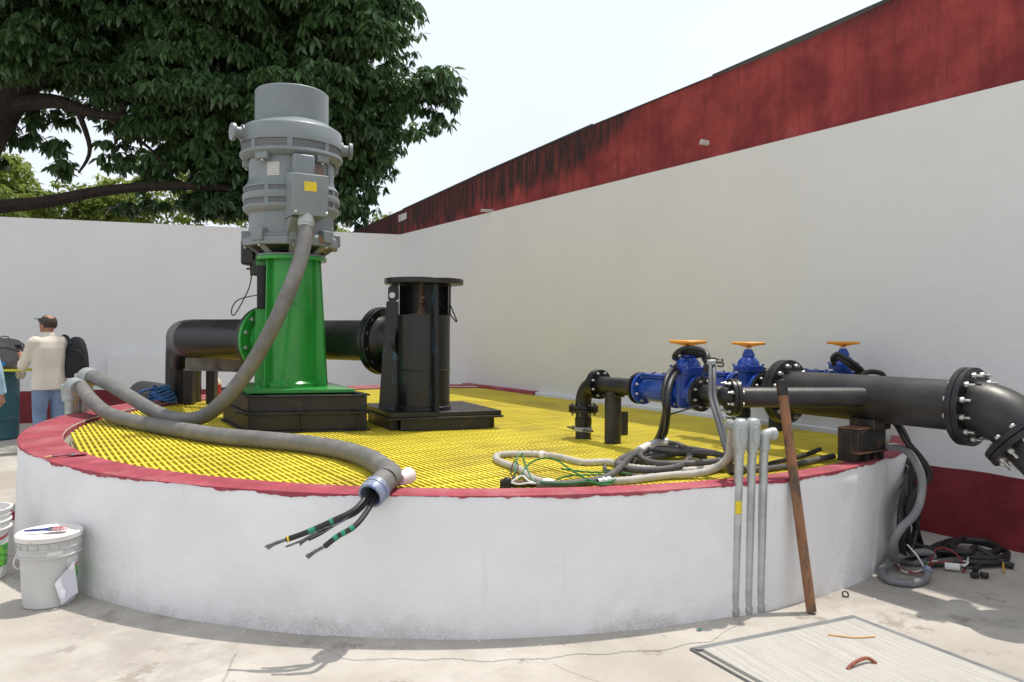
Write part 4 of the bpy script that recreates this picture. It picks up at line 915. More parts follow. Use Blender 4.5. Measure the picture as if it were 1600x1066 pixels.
cabs = [[mo-dE*.1, mo+Vector((-.01, 0, .012)), (-.751, 3.585, .700), (-.848, 3.525, .655), (-.970, 3.50, .603), (-1.061, 3.50, .570)],
        [mo-dE*.1, mo+Vector((.0, 0, -.005)), (-.745, 3.60, .684), (-.826, 3.57, .645), (-.905, 3.54, .597), (-.965, 3.525, .568)],
        [mo-dE*.1, mo+Vector((.012, 0, -.012)), (-.707, 3.585, .672), (-.746, 3.505, .630), (-.814, 3.48, .593), (-.872, 3.462, .549)]]
tips = [(-1.158, 3.50, .536), (-1.006, 3.52, .550), (-.953, 3.45, .507)]
bands = [[(.60, .645, 'tapegreen'), (.74, .785, 'tapegreen'), (.955, .99, 'tapeyellow')], [(.55, .66, 'tapeblue')], [(.60, .65, 'tapegreen'), (.70, .75, 'tapegreen'), (.80, .86, 'tapegreen')]]
for pts, tip, bd_ in zip(cabs, tips, bands):
    r_ = .0135; b = B(); b.tube(pts, r_, 10, 8); part('cable', b, 'cable', h2)
    for a, c_, m_ in bd_: tape_band(h2, pts, a, c_, r_+.0012, m_)
    b = B(); q = V(pts[-1]); d = (V(tip)-q)
    x, y, w = frame_of(d)
    for k in range(7):
        o_ = x*(.006*math.cos(k*.9))+y*(.006*math.sin(k*.9)) if k else Vector()
        b.tube([q-d*.05+o_*.7, q+d*.5+o_, q+d*(1+rng.uniform(-.05, .05))+o_*1.3+Vector((0, 0, -.004*(k % 3)))], .0036, 6, 3)
    part('bare_end', b, 'strand', h2)
b = B(); b.tube([mo, (-.80, 3.55, .655), (-.90, 3.52, .615), (-.99, 3.505, .565), (-1.065, 3.50, .535)], .005, 6); b.tube([mo, (-.82, 3.55, .64), (-.93, 3.52, .585), (-.985, 3.515, .555)], .003, 6); part('ground_wire', b, 'strand', h2)
# elbows outside the left rim
def conduit_elbow(o, label):
    t = thing('conduit_elbow', label, 'conduit', o, 'grey conduit elbows behind the left rim'); o = V(o)
    b = B(); b.cyl(o+Vector((0, 0, -1.0)), o+Vector((0, 0, .02)), .058, n=20); part('riser', b, 'galv', t)
    d = Vector((.80, -.58, -.28)).normalized()
    b = B(); b.tube([o+Vector((0, 0, 0)), o+Vector((0, 0, .07)), o+Vector((.01, -.01, .12)), o+Vector((.055, -.04, .148)), o+Vector((.055, -.04, .148))+d*.07], .076, 20, 5); b.lathe(o+Vector((0, 0, -.01)), MZ, [(.08, 0), (.084, .01), (.084, .05), (.078, .06)], 20); part('elbow', b, 'fitting', t)
    b = B(); b.lathe(o+Vector((.055, -.04, .148))+d*.06, d, [(.084, 0), (.088, .005), (.088, .045), (.08, .05)], 20); part('collar', b, 'fitting', t)
    b = B(); b.box(o+Vector((-.045, .03, .085)), (.10, .12, .15), Vector((.8, -.6, 0)), Vector((.6, .8, 0))); part('inspection_box', b, 'fitting', t, bevel=.025)
conduit_elbow((-4.30, 7.45, .955), 'grey conduit elbow farther back beside the motor conduit end')
conduit_elbow((-4.36, 7.33, .86), 'grey conduit elbow nearest the man, feeding the lower hose')

# ------------------------------------------------------------------ conduits on the tank face and leaning pole
def conduit(x0, y0, x1, y1, ztop, label, kind):
    t = thing('conduit_pipe', label, 'conduit', (x0, y0, 0), 'galvanised conduits on the tank face')
    p0, p1 = Vector((x0, y0, -.01)), Vector((x1, y1, ztop)); d = (p1-p0).normalized()
    b = B(); b.cyl(p0, p1, .0245, n=18); part('pipe', b, 'galv', t)
    b = B(); b.lathe(p0+d*.012, d, [(.027, 0), (.030, .006), (.030, .035), (.026, .04)], 18); part('coupling', b, 'galv', t)
    f = Vector((.25, -.97, 0)).normalized(); x = Vector((f.y*-1, f.x, 0))
    if kind == 'box':
        b = B()
        def ov(zz, w, dp, off=0):
            return [p1+d*zz+x*(w*math.copysign(abs(math.cos(q))**.8, math.cos(q)))+f*(dp*math.copysign(abs(math.sin(q))**.8, math.sin(q))+off) for q in np.linspace(0, 2*PI, 24, endpoint=False)]
        b.loft([ov(-.03, .028, .028), ov(-.005, .030, .030), ov(.01, .040, .036), ov(.125, .042, .036), ov(.15, .036, .032), ov(.162, .022, .02)]); part('body', b, 'fitting', t, sharp=45)
        b = B(); k = 20; pl = [p1+d*(.07+.050*math.sin(q)*1.05)+x*(.022*math.cos(q))+f*.035 for q in np.linspace(0, 2*PI, k, endpoint=False)]
        b.plate(pl, f*.006); part('cover', b, 'fitting', t, bevel=.002)
        b = B(); q = p1+d*.115; b.cyl(q-f*.02, q-f*.10, .030, n=18); b.cyl(q-f*.085, q-f*.11, .034, n=8); part('rear_hub', b, 'fitting', t)
    else:
        b = B(); b.tube([p1-d*.02, p1+d*.025, p1+d*.05+x*.006, p1+d*.06+x*.03, p1+d*.06+x*.05], .032, 18, 5); b.lathe(p1-d*.03, d, [(.030, 0), (.035, .005), (.035, .03), (.03, .035)], 18); b.lathe(p1+d*.06+x*.035, x, [(.034, 0), (.036, .006), (.036, .03), (.02, .034)], 18); part('elbow', b, 'fitting', t)
    return t
ct = conduit(1.238, 4.085, 1.270, 4.115, .925, 'left galvanised conduit with yellow sticker and oval box on top', 'box')
b = B(); k = 6; q0 = Vector((1.252, 4.098, 0))
for i in range(k):
    a0, a1 = math.radians(225+i*90/k), math.radians(225+(i+1)*90/k)
    u = lambda a, z: Vector((1.2385+.032*z/.93+.0255*math.cos(a), 4.085+.03*z/.93+.0255*math.sin(a), z))
    b.poly([u(a0, .565), u(a1, .565), u(a1, .635), u(a0, .635)], [(i/k, 0), ((i+1)/k, 0), ((i+1)/k, 1), (i/k, 1)])
part('sticker', b, 'yellowtag', ct)
b = B()
for i in range(k):
    a0, a1 = math.radians(225+i*90/k), math.radians(225+(i+1)*90/k)
    b.poly([u(a0, .50), u(a1, .50), u(a1, .563), u(a0, .563)], [(i/k, 0), ((i+1)/k, 0), ((i+1)/k, 1), (i/k, 1)])
part('sticker', b, 'plate', ct)
conduit(1.322, 4.118, 1.350, 4.145, .925, 'middle galvanised conduit with an oval box on top', 'box')
conduit(1.402, 4.150, 1.428, 4.178, .935, 'right galvanised conduit ending in a short turned elbow', 'elbow')
pl = thing('rusty_pole', 'rusty steel pole leaning against the tank rim', 'pole', (1.685, 4.125, 0))
b = B(); p0, p1 = Vector((1.685, 4.125, 0)), Vector((1.585, 4.36, 1.29)); b.cyl(p0+Vector((0, 0, .01)), p0+(p1-p0)*.93, .0275, n=20); part('shaft', b, 'rusty', pl)
b = B(); b.cyl(p0+(p1-p0)*.93, p1, .031, n=20); part('socket', b, 'steelblack', pl, bevel=.004)

# ------------------------------------------------------------------ cables lying on the grating
Z0 = GZ
cc = thing('corrugated_conduit', 'beige corrugated conduit looping left across the front of the grating', 'conduit', (.6, 4.7, GZ))
def corr(b, pts, r, per=.011): b.tube(pts, r, 12, 22, rfun=lambda t, L: r*(1+.045*(1 if (L/per) % 1 < .5 else -1)))
pA = [(.20, 4.12, .722), (.116, 4.239, .723), (.052, 4.515, .723), (-.064, 4.755, .723), (-.101, 4.924, .723), (-.060, 5.055, .723), (.138, 5.090, .723), (.308, 4.992, .723), (.460, 4.776, .723), (.626, 4.783, .725), (.739, 4.584, .728), (.902, 4.505, .728), (1.094, 4.492, .728), (1.275, 4.560, .74), (1.37, 4.56, .80), (1.385, 4.40, .95), (1.365, 4.26, 1.035)]
b = B(); corr(b, pA, .0225); part('hose', b, 'corr', cc)
b = B(); b.lathe((.20, 5.065, .723), (.8, -.35, 0), [(.027, 0), (.027, .03)], 14); part('coupling', b, 'white', cc)
b = B(); b.lathe((.205, 4.115, .722), (.55, -.4, 0), [(.026, -.02), (.026, .03), (.02, .04)], 14); part('coupling', b, 'white', cc)
c2 = thing('corrugated_conduit', 'beige corrugated conduit along the rim ending in a threaded connector', 'conduit', (.9, 4.3, GZ))
pB = [(.545, 4.165, .722), (.679, 4.204, .724), (.904, 4.324, .727), (1.103, 4.365, .735), (1.215, 4.37, .77), (1.27, 4.33, .84), (1.272, 4.29, .95), (1.270, 4.23, 1.035)]
b = B(); corr(b, pB, .0225); part('hose', b, 'corr', c2)
b = B(); b.lathe((.56, 4.17, .722), (-.96, -.26, 0), [(.028, 0), (.031, .004), (.031, .022), (.025, .024), (.025, .034), (.030, .036), (.030, .05), (.022, .055), (.022, .075), (.017, .075), (.017, .03)], 12, caps=False); part('connector', b, 'bolt', c2)
gc = thing('cable_coil', 'dusty grey cable coil with a white label lying on the grating', 'cable', (1.05, 4.85, GZ))
pG = [(.139, 4.064, .722), (.289, 4.086, .722), (.476, 4.183, .724), (.60, 4.32, .74), (.763, 4.732, .765), (.940, 5.10, .775), (1.070, 5.30, .775), (1.172, 5.26, .770), (1.201, 5.06, .765), (1.13, 4.70, .76), (1.002, 4.46, .755), (.840, 4.40, .745), (.690, 4.503, .735), (.677, 4.707, .735), (.800, 4.963, .745), (.988, 5.163, .75), (1.220, 5.202, .75), (1.357, 5.040, .75), (1.386, 4.834, .75), (1.310, 4.66, .748), (1.168, 4.634, .752), (.957, 4.600, .745), (.825, 4.737, .74), (.908, 4.967, .74), (1.149, 5.086, .738), (1.30, 4.95, .735)]
b = B(); b.tube(pG, .0215, 12, 8); part('cable', b, 'cabgrey', gc)
pC = [(.66, 4.62, .728), (.884, 4.86, .73), (1.093, 5.029, .735), (1.291, 5.037, .755), (1.375, 4.784, .77), (1.277, 4.60, .77), (1.056, 4.52, .765), (.877, 4.577, .76), (.838, 4.811, .765), (.961, 5.023, .77), (1.187, 4.876, .775), (1.316, 4.734, .79), (1.34, 4.62, .775), (1.22, 4.60, .755)]
b = B(); b.tube(pC, .0185, 12, 8); part('cable', b, 'cabgrey', gc)
b = B(); b.tube([(.588, 4.644, .724), (.584, 4.514, .72), (.674, 4.414, .72), (.753, 4.345, .72), (.912, 4.385, .72), (1.162, 4.453, .72), (1.3, 4.60, .722)], .0125, 10, 8); part('cable', b, 'cabgrey', gc)
Pq = spline(pG, 8); b = B(); b.tube(Pq[4*8+4:6*8+5], .034, 8, 1); part('label_wrap', b, 'white', gc)
b = B(); b.box((-.03, 4.065, .725), (.06, .05, .045)); b.sphere((-.02, 4.06, .742), .024); b.cyl((-.01, 4.075, .72), (.15, 4.075, .722), .017, n=8); part('plug_end', b, 'cable', gc)
for pts in ([(0, 4.07, .735), (.06, 4.12, .76), (.10, 4.07, .74), (.16, 4.08, .725)], [(-.02, 4.06, .74), (.04, 4.04, .73), (.10, 4.05, .735), (.17, 4.07, .725)]):
    b = B(); b.tube(pts, .005, 6); part('wire', b, 'wirewhite', gc)
b = B(); b.tube([(.01, 4.08, .73), (.08, 4.095, .735), (.15, 4.085, .73)], .005, 6); part('wire', b, 'wirered', gc)
gw = thing('ground_wires', 'thin green wires curling over the grating beside the plug end', 'wire', (.3, 4.25, GZ))
for pts in ([(.049, 4.218, .72), (.091, 4.45, .75), (.166, 4.60, .77), (.267, 4.62, .77), (.350, 4.42, .745), (.420, 4.158, .74), (.476, 4.04, .74), (.555, 4.085, .74), (.600, 4.238, .73), (.570, 4.351, .725), (.478, 4.367, .72), (.344, 4.343, .72), (.262, 4.225, .72)],
            [(.027, 4.144, .72), (.111, 4.08, .735), (.281, 4.015, .74), (.425, 4.04, .745), (.502, 3.99, .738), (.575, 4.164, .725)],
            [(.129, 4.075, .725), (.08, 4.25, .80), (.065, 4.45, .83), (.03, 4.38, .80), (.02, 4.2, .73)], [(.30, 4.45, .74), (.45, 4.38, .735), (.60, 4.40, .73), (.70, 4.30, .74)]):
    b = B(); b.tube(pts, .0055, 6); part('wire', b, 'wiregreen', gw)
b = B(); b.tube([(.0, 4.13, .72), (.04, 4.3, .78), (.02, 4.42, .79), (-.0, 4.28, .74), (.05, 4.1, .72)], .004, 6); part('wire', b, 'cable', gw)
# hoses hung on the valves
v1 = thing('valve_cable', 'black cable looped round the front gate valve and hanging to the grating', 'cable', (1.1, 4.9, 1.3))
for pts, r in (([(1.268, 4.86, 1.30), (1.285, 4.86, 1.39), (1.275, 4.93, 1.445), (1.20, 5.0, 1.462), (1.14, 5.04, 1.44), (1.12, 5.10, 1.40), (1.17, 5.22, 1.38), (1.27, 5.18, 1.40), (1.31, 5.02, 1.415), (1.295, 4.88, 1.36)], .019),
               ([(1.283, 4.87, 1.36), (1.27, 4.98, 1.42), (1.20, 5.06, 1.43), (1.13, 5.02, 1.43)], .017),
               ([(1.22, 5.22, 1.34), (1.13, 5.08, 1.335), (1.03, 4.90, 1.275), (.985, 4.81, 1.169), (.999, 4.82, 1.066), (1.03, 5.1, .90), (1.06, 5.42, .78), (1.05, 5.5, .725)], .017),
               ([(1.22, 5.18, 1.31), (1.14, 5.05, 1.305), (1.05, 4.88, 1.245), (1.008, 4.79, 1.149), (1.012, 4.80, 1.045), (1.06, 5.1, .88), (1.09, 5.40, .79), (1.08, 5.45, .725)], .021),
               ([(1.0, 4.83, 1.02), (1.10, 4.78, 1.06), (1.2, 4.75, 1.10)], .005)):
    b = B(); b.tube(pts, r, 12, 8); part('cable', b, 'cable', v1)
fl_ = thing('sensor_conduit', 'pair of thin grey conduits falling from a tee beside the front valve', 'conduit', (1.26, 4.6, 1.1))
for pts in ([(1.269, 4.74, 1.375), (1.249, 4.66, 1.281), (1.235, 4.60, 1.168), (1.241, 4.50, 1.060), (1.260, 4.40, .919), (1.277, 4.37, .832), (1.30, 4.42, .74)],
            [(1.294, 4.74, 1.351), (1.273, 4.66, 1.273), (1.262, 4.60, 1.168), (1.268, 4.50, 1.060), (1.28, 4.40, .919), (1.295, 4.37, .843), (1.32, 4.42, .74)]):
    b = B(); b.tube(pts, .0135, 10, 6); part('hose', b, 'condgrey', fl_)
b = B(); b.box((1.277, 4.74, 1.376), (.055, .035, .034)); part('tee', b, 'fitting', fl_, bevel=.008)
b = B(); b.cyl((1.31, 4.74, 1.38), (1.345, 4.74, 1.378), .012, n=8); b.cyl((1.345, 4.74, 1.37), (1.347, 4.74, 1.40), .008, n=8); part('gland', b, 'darkbolt', fl_)
b = B(); b.tube([(1.262, 4.80, 1.39), (1.30, 4.79, 1.402), (1.342, 4.78, 1.388), (1.362, 4.77, 1.365), (1.352, 4.76, 1.35), (1.32, 4.75, 1.352)], .0055, 6); part('wire', b, 'cable', fl_)
v3 = thing('valve_cable', 'black cable looped round the rear gate valve behind the header', 'cable', (2.65, 5.9, 1.35))
for pts in ([(2.582, 5.93, 1.32), (2.545, 5.88, 1.37), (2.575, 5.86, 1.405), (2.629, 5.83, 1.372), (2.710, 5.82, 1.317), (2.796, 5.88, 1.249), (2.83, 5.95, 1.15)], [(2.565, 5.88, 1.355), (2.591, 5.86, 1.371), (2.655, 5.83, 1.322), (2.755, 5.88, 1.249), (2.78, 5.95, 1.15)], [(2.60, 5.55, 1.2), (2.663, 5.6, 1.265), (2.735, 5.6, 1.280), (2.808, 5.6, 1.257), (2.84, 5.65, 1.18)]):
    b = B(); b.tube(pts, .019, 10, 6); part('cable', b, 'cable', v3)
tc_ = thing('trailing_cable', 'black cables trailing over the grating past the support block', 'cable', (1.9, 4.9, GZ))
for pts, m_, r in (([(1.42, 4.62, .722), (1.55, 4.66, .722), (1.75, 4.85, .722), (1.95, 5.0, .73), (2.15, 5.15, .76)], 'cable', .016), ([(1.44, 4.56, .722), (1.60, 4.60, .722), (1.82, 4.75, .722), (2.02, 4.92, .724), (2.2, 5.05, .73)], 'cabgrey', .0195), ([(1.42, 4.5, .72), (1.36, 4.55, .74), (1.34, 4.48, .72)], 'cable', .02)):
    b = B(); b.tube(pts, r, 10, 6); part('cable', b, m_, tc_)

# ------------------------------------------------------------------ hoses falling off the right edge
gh = thing('grey_hose', 'smooth grey hose hanging off the right edge and curled on the ground', 'hose', (2.45, 4.7, 0))
ghp = [(2.30, 5.12, .745), (2.494, 5.050, .775), (2.510, 4.950, .808), (2.548, 4.880, .818), (2.579, 4.800, .795), (2.603, 4.740, .726), (2.613, 4.700, .631), (2.582, 4.660, .514), (2.518, 4.620, .430), (2.439, 4.600, .366), (2.406, 4.620, .291), (2.423, 4.680, .204), (2.53, 4.86, .09), (2.640, 4.985, .045), (2.700, 4.985, .028), (2.759, 4.979, .028), (2.818, 4.980, .040), (2.845, 4.975, .070), (2.802, 4.969, .098), (2.704, 4.955, .100), (2.570, 4.903, .085), (2.446, 4.819, .050), (2.386, 4.746, .030), (2.366, 4.628, .025), (2.422, 4.574, .025), (2.515, 4.576, .025), (2.612, 4.641, .030), (2.650, 4.693, .060)]
b = B(); b.tube(ghp, .0245, 16, 8); part('hose', b, 'hose2', gh)
b = B(); b.cyl((2.643, 4.683, .053), (2.658, 4.706, .070), .028, n=14); part('end_collar', b, 'bluering', gh)
bc = thing('black_cables', 'black cables hanging from under the header and heaped on the ground', 'cable', (2.85, 5.05, 0))
for pts in ([(2.50, 4.95, 1.0), (2.546, 4.9, .973), (2.579, 4.83, .869), (2.663, 4.82, .766), (2.718, 4.82, .683), (2.728, 4.83, .620), (2.67, 4.84, .560), (2.62, 4.85, .46), (2.61, 4.88, .34), (2.68, 5.0, .2), (2.82, 5.15, .07), (2.98, 5.11, .04)],
            [(2.52, 5.0, 1.0), (2.589, 4.95, .959), (2.650, 4.92, .812), (2.674, 4.92, .643), (2.672, 4.92, .473), (2.681, 4.93, .388), (2.725, 4.98, .281), (2.90, 5.2, .06), (2.98, 5.28, .04), (3.0, 5.12, .04)],
            [(2.99, 5.80, .60), (2.90, 5.42, .56), (2.66, 5.0, .50), (2.57, 4.87, .40), (2.55, 4.84, .30), (2.60, 4.9, .16), (2.74, 5.05, .05), (2.9, 5.06, .04)], [(3.0, 5.80, .66), (2.93, 5.42, .60), (2.74, 5.05, .50), (2.75, 5.0, .40), (2.76, 5.02, .30), (2.72, 4.98, .2), (2.66, 4.92, .1)],
            [(2.99, 5.80, .52), (2.90, 5.42, .50), (2.66, 5.0, .44), (2.60, 4.91, .35), (2.63, 4.97, .20), (2.78, 5.12, .06), (2.95, 5.2, .05)], [(3.0, 5.80, .46), (2.92, 5.42, .45), (2.69, 5.0, .40), (2.63, 4.90, .3), (2.70, 4.98, .12), (2.86, 5.1, .04), (3.05, 5.16, .05)],
            [(3.0, 5.80, .40), (2.92, 5.42, .40), (2.68, 5.0, .34), (2.59, 4.89, .22), (2.62, 4.92, .10), (2.75, 5.0, .04), (2.9, 5.0, .03)],
            [(2.95, 5.22, .04), (3.124, 5.363, .045), (3.337, 5.45, .045), (3.456, 5.36, .045), (3.469, 5.183, .045), (3.350, 5.004, .035), (3.182, 4.955, .035), (3.03, 5.025, .035), (3.054, 5.204, .05), (3.246, 5.334, .08), (3.405, 5.274, .085), (3.391, 5.121, .075), (3.176, 5.03, .07), (3.084, 5.154, .08), (3.25, 5.30, .11)],
            [(3.0, 5.1, .08), (3.12, 5.0, .06), (3.30, 4.99, .06), (3.43, 5.10, .06), (3.42, 5.28, .07), (3.25, 5.40, .06), (3.08, 5.30, .05), (3.02, 5.15, .05)],
            [(2.7, 5.0, .15), (2.9, 5.05, .09), (3.1, 5.0, .09), (3.2, 5.08, .10), (3.3, 4.97, .04), (3.36, 4.93, .02)]):
    b = B(); b.tube(pts, .0205, 10, 8); part('cable', b, 'cable', bc)
b = B(); b.tube([(2.80, 4.95, .03), (2.95, 4.99, .03), (3.08, 5.02, .04)], .026, 10, 6); part('cable', b, 'cabgrey', bc)
ww = thing('wire_bundle', 'red and white control wires with black plugs on the ground at right', 'wire', (2.9, 4.9, 0))
for pts, m_ in (([(2.556, 4.92, .03), (2.58, 4.82, .02), (2.67, 4.775, .03), (2.744, 4.84, .06), (2.90, 5.02, .11), (3.0, 5.0, .09), (3.02, 4.91, .03), (2.96, 4.83, .01)], 'wirered'), ([(2.55, 4.86, .02), (2.60, 4.78, .02), (2.68, 4.77, .04), (2.78, 4.86, .06), (2.93, 4.93, .05)], 'wirered'),
                ([(2.602, 4.96, .03), (2.56, 4.84, .02), (2.60, 4.785, .02), (2.67, 4.77, .05), (2.79, 4.90, .06), (2.92, 4.92, .04), (3.02, 4.90, .04), (3.10, 5.0, .06), (3.18, 5.07, .10)], 'wirewhite'), ([(2.68, 4.79, .06), (2.66, 4.84, .12), (2.63, 4.90, .17)], 'wirewhite'), ([(2.90, 4.92, .03), (2.98, 4.88, .03), (3.05, 4.92, .05), (3.03, 4.97, .04)], 'wirewhite'),
                ([(3.33, 5.0, .06), (3.29, 4.93, .03), (3.245, 4.86, .015), (3.225, 4.82, .01)], 'wireyellow'), ([(2.95, 4.9, .03), (3.04, 4.84, .03), (3.10, 4.86, .03)], 'cable')):
    b = B(); b.tube(pts, .0058, 6, 6); part('wire', b, m_, ww)
for p0, p1 in (((3.02, 4.80, .03), (3.08, 4.86, .045)), ((2.96, 4.74, .022), (3.0, 4.735, .022)), ((3.02, 4.74, .025), (3.06, 4.73, .022))):
    b = B(); b.cyl(p0, p1, .018, n=10); part('plug', b, 'cable', ww)
b = B(); b.box((2.72, 4.83, .05), (.06, .02, .03), Vector((.8, .6, 0)), Vector((-.6, .8, 0))); part('green_terminal', b, 'wiregreen', ww)
b = B(); b.cyl((2.88, 4.90, .03), (2.96, 4.87, .03), .024, n=10); part('white_sleeve', b, 'white', ww)

# ------------------------------------------------------------------ cover slab with frame and lifting loops
cs = thing('cover_slab', 'pale broomed concrete cover slab in a grey steel frame on the ground', 'slab', (1.6, 3.3, 0))
q = [Vector((.885, 3.632, 0)), Vector((1.893, 4.075, 0)), Vector((2.43, 3.10, 0)), Vector((1.42, 2.62, 0))]
b = B(); cq = sum(q, Vector())/4
def inset(e): 
    out = []
    for i in range(4):
        a, p_, c_ = q[i-1], q[i], q[(i+1) % 4]; d1, d2 = (a-p_).normalized(), (c_-p_).normalized(); out.append(p_+(d1+d2)*e)
    return out
qi = inset(.045); zt = .016
f_ = b.poly([p_+Vector((0, 0, zt)) for p_ in qi], [((p_-q[0]).dot((q[1]-q[0]).normalized()), (p_-q[0]).dot((q[3]-q[0]).normalized())) for p_ in qi])
for i in range(4): b.poly([qi[i], qi[(i+1) % 4], qi[(i+1) % 4]+Vector((0, 0, zt)), qi[i]+Vector((0, 0, zt))])
part('slab', b, 'broom', cs)
qo = q; qm = inset(.038)
for i in range(4):
    b = B(); j = (i+1) % 4
    lo, w_ = (.002, .013)
    qm = inset(.006) if i == 3 else inset(.038)
    b.hexa([qo[i]+Vector((0, 0, lo)), qo[j]+Vector((0, 0, lo)), qm[j]+Vector((0, 0, lo)), qm[i]+Vector((0, 0, lo))], [qo[i]+Vector((0, 0, w_)), qo[j]+Vector((0, 0, w_)), qm[j]+Vector((0, 0, w_)), qm[i]+Vector((0, 0, w_))])
    part('frame_strip', b, 'frame', cs, bevel=.002)
b = B(); b.tube([(1.558, 3.40, .016), (1.585, 3.418, .028), (1.62, 3.44, .036), (1.675, 3.47, .038), (1.70, 3.472, .030), (1.722, 3.462, .016)], .0085, 8, 6); part('lifting_loop', b, 'rebar', cs)
b = B(); b.tube([(1.632, 3.785, .019), (1.70, 3.762, .020), (1.737, 3.752, .019), (1.80, 3.752, .02), (1.862, 3.765, .019)], .0055, 8, 6); part('lifting_loop', b, 'woodtip', cs, 'flat lying lifting loop')
rg = B(); rg.tube([(1.994+.017*math.cos(a), 4.39+.012*math.sin(a), .016+.013*math.sin(a)) for a in np.linspace(0, 2*PI, 14)], .005, 6, 2); solo('steel_ring', rg, 'rustblock', 'small rusty ring lying on the ground near the tank foot', 'ring', (1.994, 4.39, 0))

# ------------------------------------------------------------------ cup, brushes, buckets
cp = thing('foam_cup', 'pinkish white cup lying on the rim beside the conduit end', 'cup', (-.59, 3.93, TH))
b = B(); d = Vector((-.35, -.93, -.02)).normalized(); c0 = Vector((-.555, 4.02, TH+.046))
b.lathe(c0, d, [(.036, .002), (.045, 0), (.047, .005), (.044, .012), (.033, .10), (.030, .105), (.028, .10), (.0, .10)], 24, caps=False); part('body', b, 'cupw', cp)
def brush(name, label, p, q, hm, tip, origin):
    t = thing('paint_brush', label, 'paint brush', origin); p, q = V(p), V(q); d = q-p; x, y, w = frame_of(d, (0, 0, 1))
    def ring(f, a, h): c = p+d*f; return [c+x*(a*math.cos(k))+y*(h*math.sin(k)) for k in np.linspace(0, 2*PI, 12, endpoint=False)]
    b = B(); b.loft([ring(0, .004, .004), ring(.08, .007, .006), ring(.3, .009, .007), ring(.42, .008, .006), ring(.55, .018, .008), ring(.60, .022, .009)]); part('handle', b, hm, t, sharp=60)
    if tip: b = B(); b.loft([ring(-.002, .0045, .0045), ring(.1, .0085, .0075), ring(.16, .0092, .008)]); part('handle_tip', b, tip, t, sharp=60)
    b = B(); b.loft([ring(.59, .024, .011), ring(.68, .026, .011)]); part('ferrule', b, 'strand', t)
    b = B(); b.loft([ring(.675, .025, .010), ring(.82, .029, .012), ring(.95, .027, .009), ring(1.0, .020, .005)]); part('bristles', b, 'bristle', t, sharp=60)
brush('paint_brush', 'dark paint brush caked red lying on the left rim', (-2.965, 4.70, TH+.014), (-2.79, 4.865, TH+.014), 'brushdark', 'woodtip', (-2.9, 4.78, TH))

def pail(o, r, h, label, lid):
    t = thing('paint_bucket', label, 'bucket', o, 'paint buckets at left'); o = V(o); k = r/.19
    rb_, rt = r*.875, r*.985
    b = B(); hs = h
    prof = [(rb_-.008, .0), (rb_, .008), (rb_+(rt-rb_)*.72, hs*.70), (rt+.010, hs*.705), (rt+.015, hs*.71), (rt+.015, hs*.725), (rt+.005, hs*.73), (rt+.005, hs*.805), (rt+.013, hs*.81), (rt+.014, hs*.815), (rt+.014, hs*.83), (rt+.005, hs*.835), (rt+.004, hs*.895), (rt+.012, hs*.9), (rt+.012, hs*.912), (rt+.004, hs*.917), (rt+.004, hs*.965)]
    if not lid: prof += [(rt+.016, hs*.97), (rt+.018, hs), (rt+.004, hs), (rt-.004, hs*.90), (0, hs*.86)]
    b.lathe(o, MZ, prof, 48, caps=not lid); part('body', b, 'pail' if lid else 'white', t)
    for i in range(18 if lid else 0):
        a = 2*PI*i/18; d_ = Vector((math.cos(a), math.sin(a), 0)); b = B(); b.box(o+d_*(rt+.008)+Vector((0, 0, hs*.865)), (.010, .003, hs*.058), d_, Vector((-d_.y, d_.x, 0))); part('gusset', b, 'pail', t)
    if lid:
        b = B(); b.lathe(o+Vector((0, 0, hs*.925)), MZ, [(rt+.006, 0), (rt+.018, .002), (rt+.020, .028), (rt+.014, .034), (rt+.002, .033), (rt-.004, .027), (0, .027)], 48); part('lid', b, 'paillid', t)
    else:
        b = B(); b.lathe(o+Vector((0, 0, hs*.872)), MZ, [(rt-.012, 0), (rt-.03, .004), (0, .008)], 32)
        part('paint', b, 'paint_wet', t)
        b = B()
        for i in range(26):
            a = rng.uniform(0, 2*PI); rr = rt*rng.uniform(.3, .92); c_ = o+Vector((rr*math.cos(a), rr*math.sin(a), hs*.885)); b.box(c_, (rng.uniform(.03, .08), rng.uniform(.02, .05), rng.uniform(.02, .05)), Vector((math.cos(a*3), math.sin(a*3), .3)).normalized(), Vector((-math.sin(a*3), math.cos(a*3), .2)).normalized())
        part('paint_skin', b, 'paint_wet', t, bevel=.006)
    return t, rb_, rt, o
PB = Vector((-2.632, 4.215, 0))
t, rb_, rt, o = pail(PB, .150, .405, 'white lidded bucket with a loose paper against its side', True)
def wrap(t, o, r0, r1, z0, z1, a0, a1, m_, k=12, name='label'):
    b = B()
    for i in range(k):
        u0, u1 = i/k, (i+1)/k; A0, A1 = math.radians(a0+(a1-a0)*u0), math.radians(a0+(a1-a0)*u1)
        f = lambda A, z, r: o+Vector((r*math.cos(A), r*math.sin(A), z))
        b.poly([f(A0, z0, r0), f(A1, z0, r0), f(A1, z1, r1), f(A0, z1, r1)], [(u0, 0), (u1, 0), (u1, 1), (u0, 1)])
    return part(name, b, m_, t)
rz = lambda z: rb_+(rt-rb_)*.72*min(1, z/(.405*.70))+.0018
wrap(t, o, rz(.10), rz(.27), .10, .27, -22, 150, 'paillabel')
b = B(); b.tube([o+Vector((-rt*.9-.012, -.05, .31)), o+Vector((-rt-.03, -.04, .23)), o+Vector((-rt-.025, .0, .19)), o+Vector((-rt-.02, .05, .25)), o+Vector((-rt*.92-.01, .07, .31))], .004, 6); part('handle', b, 'white', t)
wrap(t, o, rt+.0065, rt+.0065, .298, .324, -62, -34, 'white', 4, 'tape')
pp = thing('paper_sheet', 'creased white paper sheet leaning on the lidded bucket', 'paper', o+Vector((.14, -.08, 0)))
b = B(); cols, rows_ = 10, 10; G = []
